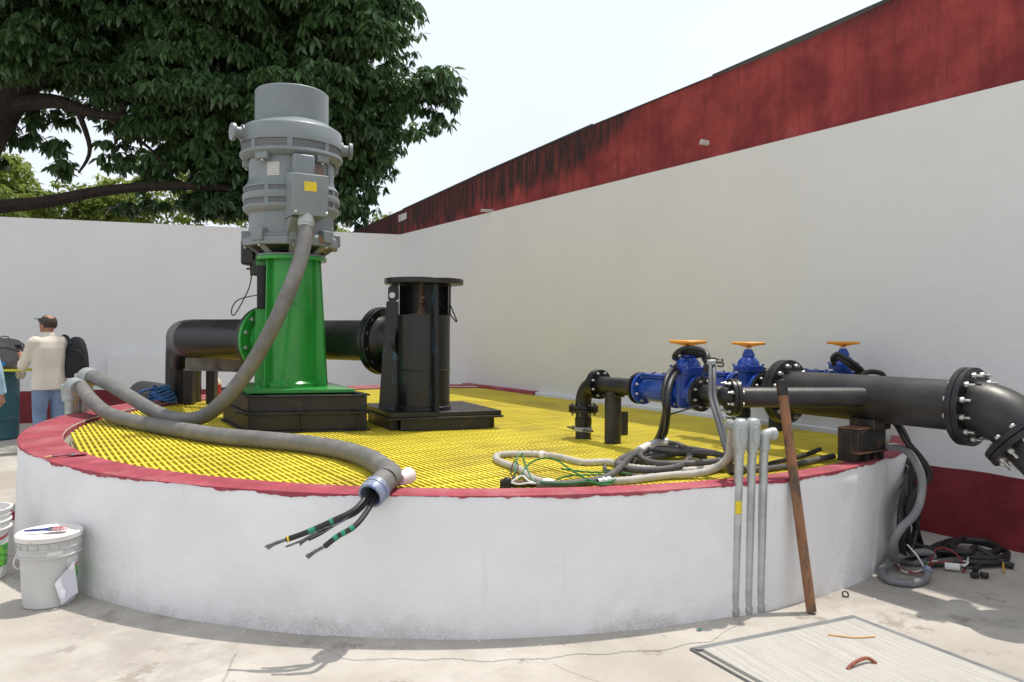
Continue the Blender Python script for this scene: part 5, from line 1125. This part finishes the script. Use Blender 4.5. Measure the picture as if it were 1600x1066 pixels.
pa, pb_, pc_, pd = Vector((-2.416, 4.085, .215)), Vector((-2.475, 4.035, .05)), Vector((-2.375, 4.15, .10)), Vector((-2.400, 4.118, .325))
P00, P10, P11, P01 = Vector((-2.500, 4.112, .024)), Vector((-2.450, 4.185, .067)), Vector((-2.468, 4.178, .252)), Vector((-2.528, 4.094, .147))
for j in range(rows_+1):
    row = []
    for i in range(cols+1):
        u, v_ = i/cols, j/rows_; p_ = P00*(1-u)*(1-v_)+P10*u*(1-v_)+P11*u*v_+P01*(1-u)*v_
        p_ += Vector((.55, -.83, 0))*(.006*math.sin(u*7+v_*3)+.004*abs(u-.45)*4*v_); row.append(b.bm.verts.new(p_))
    G.append(row)
for j in range(rows_):
    for i in range(cols): b.bm.faces.new((G[j][i], G[j][i+1], G[j+1][i+1], G[j+1][i]))
part('sheet', b, 'paper', pp)
brush('paint_brush', 'blue handled paint brush lying on the white bucket lid', (-2.735, 4.15, .424), (-2.53, 4.215, .426), 'brushblue', None, (-2.64, 4.2, .41))
PB2 = Vector((-3.315, 4.60, 0))
t, rb_, rt, o = pail(PB2, .165, .44, 'open white bucket of maroon paint with green label at far left', False)
rz2 = lambda z: rb_+(rt-rb_)*.72*min(1, z/(.44*.70))+.0018
wrap(t, o, rz2(.08), rz2(.305), .08, .305, -100, 40, 'paillabel', 16)
b = B()
for (x, y, z, r_) in ((-2.90, 4.55, .05, .035), (-2.94, 4.63, .05, .045), (-2.86, 4.60, .03, .03)): b.tube([(x-.1, y, z), (x, y+.05, z+.05), (x+.08, y, z), (x, y-.03, .02)], .013, 8, 5)
solo('black_hose', b, 'cable', 'bit of black hose lying between the two buckets', 'hose', (-2.83, 4.62, 0))
pb = B(); pb.box((-4.85, 5.95, .03), (1.6, .05, .06), Vector((.99, .12, 0)), Vector((-.12, .99, 0))); solo('red_plank', pb, 'rimred', 'thin red painted plank lying on the ground behind the buckets', 'plank', (-4.85, 5.95, 0), bevel=.004)

# litter at the tank foot
def bit(name, c, sz, m_, label, cat, rz=0):
    b = B(); ca, sa = math.cos(rz), math.sin(rz); k = 7
    pts = [V(c)+Vector((sz[0]*math.cos(q)*ca-sz[1]*math.sin(q)*sa, sz[0]*math.cos(q)*sa+sz[1]*math.sin(q)*ca, sz[2]*(.3+.7*abs(math.cos(q*.5+.4))))) for q in np.linspace(0, 2*PI, k, endpoint=False)]
    cv_ = b.bm.verts.new(V(c)+Vector((0, 0, .003))); vs = [b.bm.verts.new(p_) for p_ in pts]
    for i in range(k): b.bm.faces.new((cv_, vs[i], vs[(i+1) % k]))
    solo(name, b, m_, label, cat, c)
bit('dead_leaf', (-2.245, 4.22, .004), (.035, .014, .012), 'deadleaf', 'pale dry leaf beside the lidded bucket', 'leaf', .2)
bit('dead_leaf', (-2.20, 4.24, .006), (.022, .018, .035), 'wireyellow', 'curled yellowish leaf against the tank foot', 'leaf', 1.2)
bit('bottle_cap', (.99, 3.86, .006), (.018, .010, .010), 'greencap', 'flat green scrap on the ground left of the cover slab', 'litter', .3)
b = B()
for i in range(80):
    a = rng.uniform(math.radians(228), math.radians(318)); rr = 4.02+abs(rng.normal(0, .16)); c = TC+Vector((math.cos(a), math.sin(a), 0))*rr; s_ = rng.uniform(.002, .0055)*(1 if i % 9 else 1.7)
    z_ = .006 if 4.0 < rr < 4.24 and math.radians(263) < a < math.radians(292) else .002
    b.box(c+Vector((0, 0, z_)), (s_*2, s_, .004), Vector((math.cos(i), math.sin(i), 0)), Vector((-math.sin(i), math.cos(i), 0)))
solo('paint_flakes', b, 'white', 'white paint flakes scattered along the tank foot', 'litter', TC, kind='stuff')

# ------------------------------------------------------------------ drum, bags and people at the far left
dm = thing('plastic_drum', 'teal plastic drum with vertical scuffs standing at the far left', 'drum', (-7.30, 10.45, 0))
o = Vector((-7.30, 10.45, 0))
b = B(); b.lathe(o, MZ, [(.27, 0), (.29, .02), (.297, .28), (.303, .30), (.297, .32), (.300, .60), (.306, .62), (.300, .64), (.297, .90), (.306, .905), (.306, .955), (.28, .965)], 44); part('body', b, 'drum', dm)
bd = thing('yellow_board', 'yellow board laid across the teal drum under the grey bag', 'board', (-7.15, 10.40, .97))
b = B(); b.box((-7.19, 10.40, .985), (.88, .40, .035)); part('board', b, 'yellowboard', bd, bevel=.004)
b = B(); b.loft([[(-6.83+x, 10.19, z) for x, z in ((0, .966), (.14, .966), (.12, .90), (.10, .87), (.03, .86), (.0, .90))], [(-6.83+x, 10.215, z) for x, z in ((0, .966), (.14, .966), (.12, .90), (.10, .87), (.03, .86), (.0, .90))]]); part('rag', b, 'rag', bd, bevel=.004)
def vox(o_, size, smooth=6):
    md = o_.modifiers.new('fuse', 'REMESH'); md.mode = 'VOXEL'; md.voxel_size = size; md.use_smooth_shade = True
    if smooth: m2 = o_.modifiers.new('relax', 'SMOOTH'); m2.iterations = smooth; m2.factor = .5
def bag(name, label, o_, ax, ay, w, d, h, m_, tilt=0, straps=True, blob=1.0):
    t = thing(name, label, 'backpack', o_); o_ = V(o_); ax, ay = V(ax).normalized(), V(ay).normalized(); az = ax.cross(ay).normalized()
    def P3(x, y, z): return o_+ax*x+ay*(y+tilt*z)+az*z
    def rr(z, a, e, k=28, p=3): return [P3(a*math.copysign(abs(math.cos(q))**(2/p), math.cos(q)), e*math.copysign(abs(math.sin(q))**(2/p), math.sin(q)), z) for q in np.linspace(0, 2*PI, k, endpoint=False)]
    b = B(); b.loft([rr(0, w*.44, d*.42), rr(.02*h, w*.49, d*.49), rr(.3*h, w*.52, d*.54), rr(.6*h, w*.48, d*.48), rr(.82*h, w*.40, d*.36), rr(.95*h, w*.28, d*.22), rr(h, w*.12, d*.1)]); part('body', b, m_, t, sharp=60)
    b = B(); k = 3
    def fr(z, a, e0): return [P3(a*math.copysign(abs(math.cos(q))**.7, math.cos(q)), -e0-.03*abs(math.sin(q)), z+0) for q in np.linspace(0, 2*PI, 20, endpoint=False)]
    b.loft([rr(.05*h, w*.36, d*.62), rr(.12*h, w*.40, d*.66), rr(.36*h, w*.38, d*.64), rr(.45*h, w*.30, d*.52)]); part('front_pocket', b, m_, t, sharp=60)
    b = B(); b.tube([P3(-.47*w, -.30*d, .50*h), P3(-.3*w, -.44*d, .66*h), P3(0, -.50*d, .70*h), P3(.3*w, -.44*d, .66*h), P3(.47*w, -.30*d, .50*h)], .006, 6); part('zip', b, 'cable', t)
    if straps: b = B(); b.tube([P3(-.06, 0, h*.97), P3(-.04, .0, h*1.05), P3(.04, 0, h*1.05), P3(.06, 0, h*.97)], .009, 6); part('handle', b, m_, t)
    return t, P3
t, P3 = bag('backpack', 'grey backpack slumped on the yellow board over the drum', (-7.12, 10.38, 1.005), (1, 0, 0), (0, 1, 0), .62, .30, .42, 'bagfab', .05)
b = B(); b.box(P3(.10, -.20, .07), (.12, .012, .05)); part('print', b, 'bagblue', t)

def person(label, loc, f, pose, shirt_m, sleeve_to, leg_m, head_dir, cap=True, hem=.80, bald=True):
    """one fused body with fingers, clothes as children; local axes r (right), f (forward), z"""
    loc = V(loc); f = V(f).normalized(); r = Vector((f.y, -f.x, 0))
    t = thing('person', label, 'person', loc, None)
    G = lambda p_: loc+r*p_[0]+f*p_[1]+Vector((0, 0, p_[2]))
    T = lambda b, pts, rads, n=14: b.tube([G(p_) for p_ in pts], 1, n, 5, rfun=lambda tt, L: float(np.interp(tt, np.linspace(0, 1, len(rads)), rads)))
    hd_ = V(head_dir).normalized(); hr = Vector((hd_.y, -hd_.x, 0))
    hc = G((0, .055, 1.615))
    Hh = lambda a, e, z: hc+hr*a+hd_*e+Vector((0, 0, z))
    b = B()
    T(b, [(0, 0, .90), (0, -.01, 1.05), (0, .0, 1.25), (0, .0, 1.38)], [.12, .105, .105, .085], 20)
    for s in (-1, 1):
        T(b, [(s*.02, .0, 1.375), (s*.12, .0, 1.38), (s*.185, .0, 1.37)], [.05, .045, .040])
        T(b, [(s*.095, 0, .92), (s*.10, .015, .70), (s*.105, .02, .49), (s*.105, -.005, .30), (s*.105, -.02, .09)], [.095, .080, .058, .055, .038])
        T(b, [(s*.105, -.05, .05), (s*.11, .05, .045), (s*.115, .16, .03)], [.042, .042, .030])
    T(b, [(0, .0, 1.37), (0, .015, 1.46), (0, .04, 1.55)], [.055, .055, .055])
    b.sphere(Hh(0, -.012, .015), .095, (1, 1, 1.12), 20); b.sphere(Hh(0, .03, -.035), .072, (.9, 1, 1.1), 16)
    b.sphere(Hh(0, .085, -.075), .026, n=10); b.cyl(Hh(0, .098, .012), Hh(0, .120, -.028), .010, .017, 8); b.sphere(Hh(0, .083, .028), .035, (1.5, .6, .5), 10)
    b.sphere(Hh(0, .095, -.053), .018, (1.3, .6, .5), 8)
    for s in (-1, 1): b.sphere(Hh(s*.088, -.012, -.012), .030, (.35, .75, 1.05) if abs(hr.x) > .7 else (.75, .35, 1.05), 10)
    for s, (elb, wr, tip, up_dir, curl) in zip((-1, 1), pose):
        T(b, [(s*.185, 0, 1.37), tuple((np.array((s*.195, 0, 1.365))+np.array(elb))/2), elb], [.055, .047, .040])
        T(b, [elb, tuple((np.array(elb)*.6+np.array(wr)*.4)), wr], [.042, .042, .028])
        w_, ti, u_ = np.array(wr), np.array(tip), np.array(up_dir); d = ti-w_; L = np.linalg.norm(d); d /= L; sd = np.cross(d, u_); sd /= np.linalg.norm(sd); u_ = np.cross(sd, d)
        pc = w_+d*.045
        b.tube([G(w_), G(w_+d*.03), G(w_+d*.085)], 1, 12, 3, rfun=lambda tt, L_: .026+.010*tt)
        for k, (off, ln) in enumerate(((-.030, .072), (-.010, .082), (.010, .078), (.030, .062))):
            p0 = w_+d*.075+sd*off; p1 = p0+d*ln*.45-u_*curl*.2*ln; p2 = p1+d*ln*.35*(1-curl*.5)-u_*curl*ln*.5; p3 = p2+d*ln*.2*(1-curl)-u_*curl*ln*.35
            b.tube([G(p0), G(p1), G(p2), G(p3)], 1, 8, 3, rfun=lambda tt, L_: .0105-.0025*tt)
        th = w_+d*.03-sd*.024*s; b.tube([G(th), G(th+d*.028-sd*.022*s-u_*.005), G(th+d*.06-sd*.026*s-u_*.018)], 1, 8, 3, rfun=lambda tt, L_: .0125-.003*tt)
    body = part('body', b, 'skin', t); vox(body, .0075, 3)
    # clothes
    b = B(); k = 32
    def ring(z, a, e, c=0.): return [G((a*math.cos(q), c+e*math.sin(q)*(1 if math.sin(q) > 0 else .92), z)) for q in np.linspace(0, 2*PI, k, endpoint=False)]
    b.loft([ring(hem, .205, .150), ring(hem+.02, .208, .153), ring(.92, .200, .150), ring(1.05, .190, .140, .0), ring(1.2, .198, .145), ring(1.32, .205, .140), ring(1.40, .190, .115), ring(1.445, .125, .085, .005), ring(1.475, .070, .068, .015), ring(1.505, .066, .066, .02)])
    for s, (elb, wr, *_r) in zip((-1, 1), pose):
        e_ = np.array(elb); w_ = np.array(wr); end = e_+(w_-e_)*sleeve_to; sh = np.array((s*.175, 0, 1.385))
        T(b, [(s*.12, 0, 1.37), tuple(sh), tuple((sh+e_)/2), tuple(e_), tuple(e_+(end-e_)*.6), tuple(end)], [.080, .078, .066, .060, .056, .054])
    so_ = part('shirt', b, shirt_m, t); vox(so_, .011, 5)
    b = B(); b.loft([ring(1.47, .074, .072, .012), ring(1.515, .066, .07, .022), ring(1.52, .060, .062, .022), ring(1.48, .066, .064, .012)], caps=False); part('collar', b, shirt_m, t, sharp=60)
    b = B()
    T(b, [(0, 0, .95), (0, 0, .86)], [.125, .13], 24)
    for s in (-1, 1): T(b, [(s*.088, 0, .92), (s*.10, .010, .68), (s*.105, .02, .48), (s*.108, -.005, .28), (s*.108, -.02, .075)], [.112, .095, .080, .076, .078], 20)
    j = part('trousers', b, leg_m, t); vox(j, .011, 4)
    for s in (-1, 1):
        b = B(); b.loft([[G((s*.11+.048*math.cos(q)*sc_, .045+.135*math.sin(q)*sc_, z)) for q in np.linspace(0, 2*PI, 20, endpoint=False)] for z, sc_ in ((.0, .97), (.015, 1.02), (.05, .95), (.085, .6))]); part('shoe', b, 'shoe', t, sharp=60)
    # cropped hair, thinning on top
    b = B(); b.sphere(Hh(0, -.018, .020), .0985, (1.0, 1.0, 1.10), 24)
    bmesh.ops.delete(b.bm, geom=[v for v in b.bm.verts if (v.co-hc).dot(hd_) > .045 or v.co.z < hc.z-.05 or (v.co-Hh(0, -.045, .13)).length < .062], context='VERTS')
    part('hair', b, 'hair', t)
    if cap:
        b = B(); b.sphere(Hh(0, .062, .058), .058, (1.2, .8, .55), 16); b.box(Hh(0, .125, .072), (.10, .075, .010), hr, hd_); part('visor', b, 'cap', t, bevel=.003)
    return t, G
pose1 = [((-.25, .14, 1.09), (-.17, .39, 1.20), (-.14, .54, 1.275), (0, -.4, .9), .55), ((.245, .08, 1.13), (.06, .32, 1.18), (-.02, .44, 1.25), (0, -.4, .9), .5)]
F1 = Vector((-.80, .60, 0)).normalized()
pt, G1 = person('man in a cream shirt and jeans seen from behind, looking at a phone', (-5.90, 9.45, 0), F1, pose1, 'shirt', .38, 'jeans', (-.97, .25, 0), hem=.79)
ph_ = thing('phone', 'dark phone held up by the man in the cream shirt', 'phone', G1((-.14, .52, 1.30)))
b = B(); b.box(G1((-.15, .54, 1.305)), (.14, .072, .010), (F1*.8+Vector((0, 0, .6))).normalized(), Vector((F1.y, -F1.x, 0))); part('case', b, 'screenph', ph_, bevel=.004)
# black backpack hung on his right shoulder
r1_ = Vector((F1.y, -F1.x, 0))
t, P3 = bag('backpack', 'black backpack slung from the right shoulder of the man in cream', G1((.27, -.13, .93)), (r1_*.55-F1*.84), (F1*.55+r1_*.84), .28, .17, .53, 'bagblack', .0, straps=False)
b = B(); b.tube([G1((.20, -.14, 1.36)), G1((.185, -.06, 1.455)), G1((.18, .05, 1.455)), G1((.20, .13, 1.33)), G1((.22, .14, 1.15)), G1((.25, .06, .99)), G1((.27, -.04, .95))], .022, 8); part('strap', b, 'bagblack', t)
pose2 = [((-.27, -.02, 1.13), (-.28, .05, .89), (-.27, .07, .75), (-1, 0, 0), .5), ((.27, -.03, 1.13), (.285, .03, .87), (.275, .05, .72), (1, 0, 0), .55)]
person('person in a pale blue long-sleeved shirt, only an arm showing at the left edge', (-5.56, 7.60, 0), (-.1, 1, 0), pose2, 'sleeve', .95, 'trouser', (-.2, 1, 0), cap=False, hem=.82)

# ------------------------------------------------------------------ trees
def leaf_mesh(pos, dirs, nrm, L, Wd, name, m):
    """folded lance-shaped leaves, 4 triangles each"""
    n = len(pos); side = np.cross(dirs, nrm); side /= np.linalg.norm(side, axis=1)[:, None]+1e-9; nn = np.cross(side, dirs)
    L = L[:, None]; Wd = Wd[:, None]
    v = np.empty((n, 6, 3)); v[:, 0] = pos; v[:, 1] = pos+dirs*L*.38+side*Wd*.5+nn*Wd*.12; v[:, 2] = pos+dirs*L*.42-nn*L*.015; v[:, 3] = pos+dirs*L*.38-side*Wd*.5+nn*Wd*.12
    v[:, 4] = pos+dirs*L*.75+side*Wd*.33-nn*L*.03; v[:, 5] = pos+dirs*L-nn*L*.10
    v6 = pos+dirs*L*.75-side*Wd*.33-nn*L*.03
    v = np.concatenate([v, v6[:, None]], axis=1)      # 7 verts
    base = (np.arange(n)*7)[:, None]
    tri = np.array([[0, 1, 2], [0, 2, 3], [1, 4, 2], [2, 6, 3], [2, 4, 5], [2, 5, 6]])
    F = (base[:, :, None]+tri[None]).reshape(-1, 3)
    me = bpy.data.meshes.new(name); me.vertices.add(n*7); me.vertices.foreach_set('co', v.reshape(-1))
    k = len(F); me.loops.add(k*3); me.loops.foreach_set('vertex_index', F.reshape(-1).astype(np.int32)); me.polygons.add(k); me.polygons.foreach_set('loop_start', (np.arange(k)*3).astype(np.int32))
    me.update(calc_edges=True); me.validate(); me.materials.append(M[m]); return me
def unit(a): return a/(np.linalg.norm(a, axis=1)[:, None]+1e-9)
def whorls(centers, per, L0, droop, rg, spread=1.0):
    """fans of leaves hanging from twig ends"""
    k = len(centers); pos = np.repeat(centers, per, axis=0); n = len(pos)
    hd_ = np.repeat(rg.uniform(0, 2*PI, k), per)+np.tile(np.arange(per)*2*PI/per, k)+rg.normal(0, .25, n)
    el = rg.normal(-droop, .35, n)
    d = np.stack([np.cos(hd_)*np.cos(el)*spread, np.sin(hd_)*np.cos(el)*spread, np.sin(el)], 1); d = unit(d)
    up = np.tile([0, 0, 1.], (n, 1))+rg.normal(0, .35, (n, 3)); L = L0*np.repeat(rg.uniform(.6, 1.2, k), per)*rg.uniform(.6, 1.15, n)
    return pos+rg.normal(0, .02, (n, 3)), d, unit(up), L
def in_pads(pads, dens, rg, shell=.55):
    out = []
    for (x, y, z, rx, ry, rz_) in pads:
        n = max(6, int(dens*(rx*ry*rz_)**(2/3)))
        u = unit(rg.normal(0, 1, (n, 3))); rad = shell+(1-shell)*rg.uniform(0, 1, n)**.6
        out.append(np.array([x, y, z])+u*rad[:, None]*np.array([rx, ry, rz_]))
    return np.concatenate(out)
# the big tree: crown pads (x, depth, height, radii), thinner towards the lower left where sky shows through
YT = 16.0
def pad(px, py, rpx, rpy=None, dy=0., ry=None):
    rpy = rpx if rpy is None else rpy; D = YT+dy
    return ((px-800)/1157.9*D, D, 1.56+(516-py)/1157.9*D, rpx/1157.9*D, ry if ry else max(.7, rpx/1157.9*D*1.0), rpy/1157.9*D)
dense = [pad(505, 30, 85, 80), pad(565, 48, 52, 52, -.6), pad(596, 18, 32, 34, .3), pad(60, 60, 75, 42, -1.4), pad(15, 105, 42, 26, -1.2), pad(-30, 40, 60, 60, -1.), pad(430, 70, 110, 100), pad(300, 60, 120, 100, .4), pad(180, 40, 110, 90, .2), pad(60, 40, 110, 80, .5), pad(-60, 60, 120, 90, .5),
         pad(490, 150, 85, 70, -.4), pad(562, 168, 60, 46), pad(635, 142, 44, 22, -.5), pad(672, 132, 36, 20, -.3), pad(532, 225, 58, 50, .1), pad(572, 203, 38, 34, -.5), pad(508, 285, 50, 38, .3), pad(530, 318, 28, 22, .1), pad(545, 263, 27, 30, .4),
         pad(420, 190, 100, 80, .4), pad(340, 170, 100, 80, -.2), pad(260, 145, 85, 55, -.6), pad(170, 115, 55, 38, -.4), pad(60, 95, 65, 36, .2), pad(440, 290, 80, 62, .5), pad(370, 285, 70, 58, .2), pad(330, 235, 80, 60, .6), pad(250, 215, 50, 45, 0),
         pad(560, -60, 90, 70), pad(430, -80, 140, 80), pad(250, -90, 170, 90), pad(60, -90, 160, 90), pad(-120, -60, 160, 110), pad(300, -200, 200, 90), pad(480, -180, 110, 80), pad(80, -220, 170, 90)]
loose = [pad(60, 205, 46, 22, .6), pad(100, 232, 38, 14, .8), pad(128, 185, 40, 18, .5), pad(180, 240, 40, 20, .5), pad(215, 272, 46, 20, .3), pad(110, 268, 26, 10, .6), pad(285, 275, 50, 32, .5), pad(225, 325, 46, 12, .5), pad(310, 325, 55, 18, .4), pad(15, 165, 30, 16, .4), pad(-15, 240, 14, 30, .8), pad(25, 215, 18, 10, .4), pad(195, 200, 38, 20, .2)]
tips = [pad(px, py, r_, r_*.7, -.3+.1*k) for k, (px, py, r_) in enumerate(((636, 15, 15), (628, 55, 15), (608, 84, 14), (655, 118, 16), (690, 113, 14), (703, 130, 12), (694, 158, 15), (672, 180, 16), (640, 204, 15), (604, 238, 15), (582, 268, 14), (568, 298, 13), (558, 322, 11), (615, 118, 14), (548, 340, 12)))]
rt_ = np.random.default_rng(3)
tr = thing('broadleaf_tree', 'big dark broad-leaved tree spreading over the back wall behind the motor', 'tree', (-11.8, 16.0, 0))
over = [(-13, 12, 10.8, 3.2, 2.6, 1.2), (-9.2, 11.6, 10.9, 2.8, 2.6, 1.2), (-6.0, 13, 10.8, 2.4, 2.2, 1.2), (-15.5, 10, 10.4, 3.2, 2.8, 1.2), (-11.2, 9.2, 10.2, 2.8, 2.4, 1.2), (-17, 14, 10, 3, 3, 1.4)]
def clumps(pads, per, rg, f=(.34, .55)):
    """split each pad into smaller drooping sprays set over its surface"""
    out = []
    for (x, y, z, rx, ry, rz_) in pads:
        for _ in range(per):
            u = unit(rg.normal(0, 1, (1, 3)))[0]; k = rg.uniform(.45, .95); q = rg.uniform(*f)*min(rx, ry, rz_*1.3)
            out.append((x+u[0]*rx*k, y+u[1]*ry*k, z+u[2]*rz_*k, q*1.25, q*1.25, q*.75))
    return out
def sprays(pads, dens, rg):
    out = []
    for (x, y, z, rx, ry, rz_) in pads:
        n = max(5, int(dens*(rx*ry*rz_)**(2/3))); u = unit(rg.normal(0, 1, (n, 3))); u[:, 2] = np.abs(u[:, 2])*.9-.15
        out.append(np.array([x, y, z])+u*(.75+.25*rg.uniform(0, 1, n))[:, None]*np.array([rx, ry, rz_]))
    return np.concatenate(out)
over = [(-13, 12, 10.8, 3.2, 2.6, 1.2), (-9.2, 11.6, 10.9, 2.8, 2.6, 1.2), (-6.0, 13, 10.8, 2.4, 2.2, 1.2), (-15.5, 10, 10.4, 3.2, 2.8, 1.2), (-11.2, 9.2, 10.2, 2.8, 2.4, 1.2), (-17, 14, 10, 3, 3, 1.4), (-4.2, 13.2, 10.8, 1.8, 1.8, 1.0)]  # canopy out of view, added to shade the crown and left wall
back = [(x, y+2.4+ry*.3, z, rx*1.0, ry*.5, rz_*.9) for (x, y, z, rx, ry, rz_) in dense]
ctrs = np.concatenate([sprays(clumps(dense, 15, rt_), 250, rt_), in_pads(back, 105, rt_, .1), in_pads(dense, 60, rt_, .1), sprays(clumps(loose, 7, rt_, (.3, .5)), 200, rt_), sprays(clumps(tips, 3, rt_, (.55, .9)), 130, rt_), in_pads(over, 240, rt_, .2)])
pos, d, up_, L = whorls(ctrs, 7, .265, .85, rt_)
keep = ~((pos[:, 2] < 3.6)); pos, d, up_, L = pos[keep], d[keep], up_[keep], L[keep]
print('LEAVES', len(pos))
# the frontmost leaves become parts of their own
vis = np.where((pos[:, 2] < 1.56+.44*pos[:, 1]) & (pos[:, 0] > -.69*pos[:, 1]))[0]; front = vis[np.argsort(pos[vis, 1]-.10*np.clip(pos[vis, 0], -12, 0)*-1)[:2400]]; sel = rt_.choice(front, 290, replace=False)
mask = np.ones(len(pos), bool); mask[sel] = False
me = leaf_mesh(pos[mask]-np.array([-11.8, 16, 0]), d[mask], up_[mask], L[mask], L[mask]*.34, 'crown', 'leaf')
oc_ = bpy.data.objects.new('crown', me); C.objects.link(oc_); oc_.parent = tr; oc_['kind'] = 'stuff'; ORG[oc_] = ORG[tr]
lm = leaf_mesh(np.zeros((1, 3)), np.array([[1., 0, 0]]), np.array([[0, 0, 1.]]), np.array([.25]), np.array([.085]), 'leaf', 'leaf')
for i in sel:
    o = bpy.data.objects.new('leaf', lm); C.objects.link(o); o.parent = tr
    x = Vector(d[i]); z_ = Vector(up_[i]); y = z_.cross(x).normalized(); z_ = x.cross(y)
    o.matrix_local = Matrix.Translation(Vector(pos[i])-ORG[tr]) @ Matrix((x, y, z_)).transposed().to_4x4()
b = B()
b.tube([(-12.3, 16.2, -.1), (-12.2, 16.2, 2.5), (-11.9, 16.1, 4.8), (-11.0, 16.0, 6.35), (-10.3, 16.0, 7.2), (-9.6, 16.0, 8.6)], 1, 16, 5, rfun=lambda t_, L_: .62-.36*t_); trunk = part('trunk', b, 'bark', tr)
for pts, r0, r1 in (([(-12.2, 16.0, 3.2), (-11.2, 14.9, 3.75), (-10.3, 14.7, 3.95), (-9.4, 14.9, 4.10), (-8.42, 15.1, 4.36), (-7.5, 15.4, 4.52), (-6.2, 15.7, 4.58), (-5.2, 16, 4.4)], .17, .06), ([(-11.0, 16.0, 6.3), (-9.8, 15.8, 6.4), (-8.8, 15.7, 6.1), (-7.6, 15.8, 6.0)], .2, .05), ([(-10.3, 16, 7.2), (-8.5, 16, 7.4), (-6.5, 16, 7.2), (-4.5, 16, 6.9), (-2.6, 16, 6.9)], .26, .05), ([(-9.6, 16, 8.4), (-7.5, 16, 9.2), (-5, 16, 9.4), (-3.2, 16, 8.6)], .25, .05),
                    ([(-8.0, 15.9, 7.3), (-8.3, 15.8, 6.3), (-8.45, 15.8, 5.5)], .09, .03), ([(-9.3, 15.8, 6.3), (-9.0, 15.8, 5.4), (-9.3, 15.9, 4.9)], .07, .02), ([(-7.0, 16, 7.3), (-5.6, 15.9, 6.0), (-4.6, 15.8, 5.0)], .12, .04), ([(-8.7, 15.7, 6.1), (-7.7, 15.7, 5.4), (-7.2, 15.7, 4.8)], .05, .015), ([(-5, 16, 7), (-3.9, 16, 5.8), (-3.6, 16, 4.8)], .09, .03)):
    b = B(); b.tube(pts, 1, 10, 5, rfun=lambda t_, L_: r0+(r1-r0)*t_); part('limb', b, 'bark', tr)
# lighter trees farther off, seen below and beside the big crown
def far_tree(x, y, h, w, label, n, seed, L0=.22, m_='leaflight'):
    rg = np.random.default_rng(seed); o = Vector((x, y, 0)); t = thing('background_tree', label, 'tree', o, 'trees beyond the back wall')
    pads = [(x+rg.normal(0, w*.45), y+rg.normal(0, w*.4), h-w*.35+rg.normal(0, w*.25), w*rg.uniform(.3, .55), w*rg.uniform(.3, .5), w*rg.uniform(.25, .42)) for _ in range(9)]
    c = in_pads(pads, n, rg, .4); ps_, d_, u_, L_ = whorls(c, 6, L0, .5, rg)
    me = leaf_mesh(ps_-np.array([x, y, 0]), d_, u_, L_, L_*.42, 'crown', m_); oo = bpy.data.objects.new('crown', me); C.objects.link(oo); oo.parent = t; oo['kind'] = 'stuff'
    b = B(); b.tube([o, o+Vector((.1, 0, h*.35)), o+Vector((0, .1, h*.75))], 1, 10, 4, rfun=lambda t_, l_: .2-.13*t_); part('trunk', b, 'bark', t)
far_tree(-17.2, 24, 6.7, 2.6, 'sunlit yellow-green tree at the far left above the wall', 260, 11)
far_tree(-13.9, 25, 6.4, 2.2, 'sunlit yellow-green tree left of centre of the wall top', 240, 12)
far_tree(-10.4, 26, 6.6, 2.3, 'pale green tree glimpsed under the low limb', 240, 13)
far_tree(-7.6, 25, 6.1, 2.2, 'light green tree low behind the motor side of the wall', 240, 14)
far_tree(-4.6, 24, 4.9, 1.5, 'small light green bush top beside the red wall end', 240, 15)
pmx = thing('palm_tree', 'palm with spiky fronds far behind the left wall', 'tree', (-15.6, 29.0, 0)); o = Vector((-15.6, 29.0, 0))
b = B(); b.tube([o, o+Vector((.1, 0, 3)), o+Vector((0, 0, 6.1))], .16, 10, 4); part('trunk', b, 'bark', pmx)
for k in range(13):
    a = 2*PI*k/13+.2; el = rng.uniform(.1, 1.1); P_k = spline([o+Vector((0, 0, 6.1)), o+Vector((math.cos(a)*.9*math.cos(el), math.sin(a)*.9, 6.1+.9*math.sin(el))), o+Vector((math.cos(a)*1.7, math.sin(a)*1.7, 6.2+.7*math.sin(el)))], 8); b = B()
    b.tube(P_k, .02, 5, 1)
    for i in range(2, len(P_k)-1):
        T_k = (P_k[i+1]-P_k[i]).normalized(); s_k = T_k.cross(MZ).normalized()
        for sg in (-1, 1): q0 = P_k[i]; q1 = q0+(s_k*sg*.8+T_k*.6-MZ*.25).normalized()*.45; b.poly([q0-T_k*.03, q0+T_k*.03, q1])
    part('frond', b, 'palmleaf', pmx)
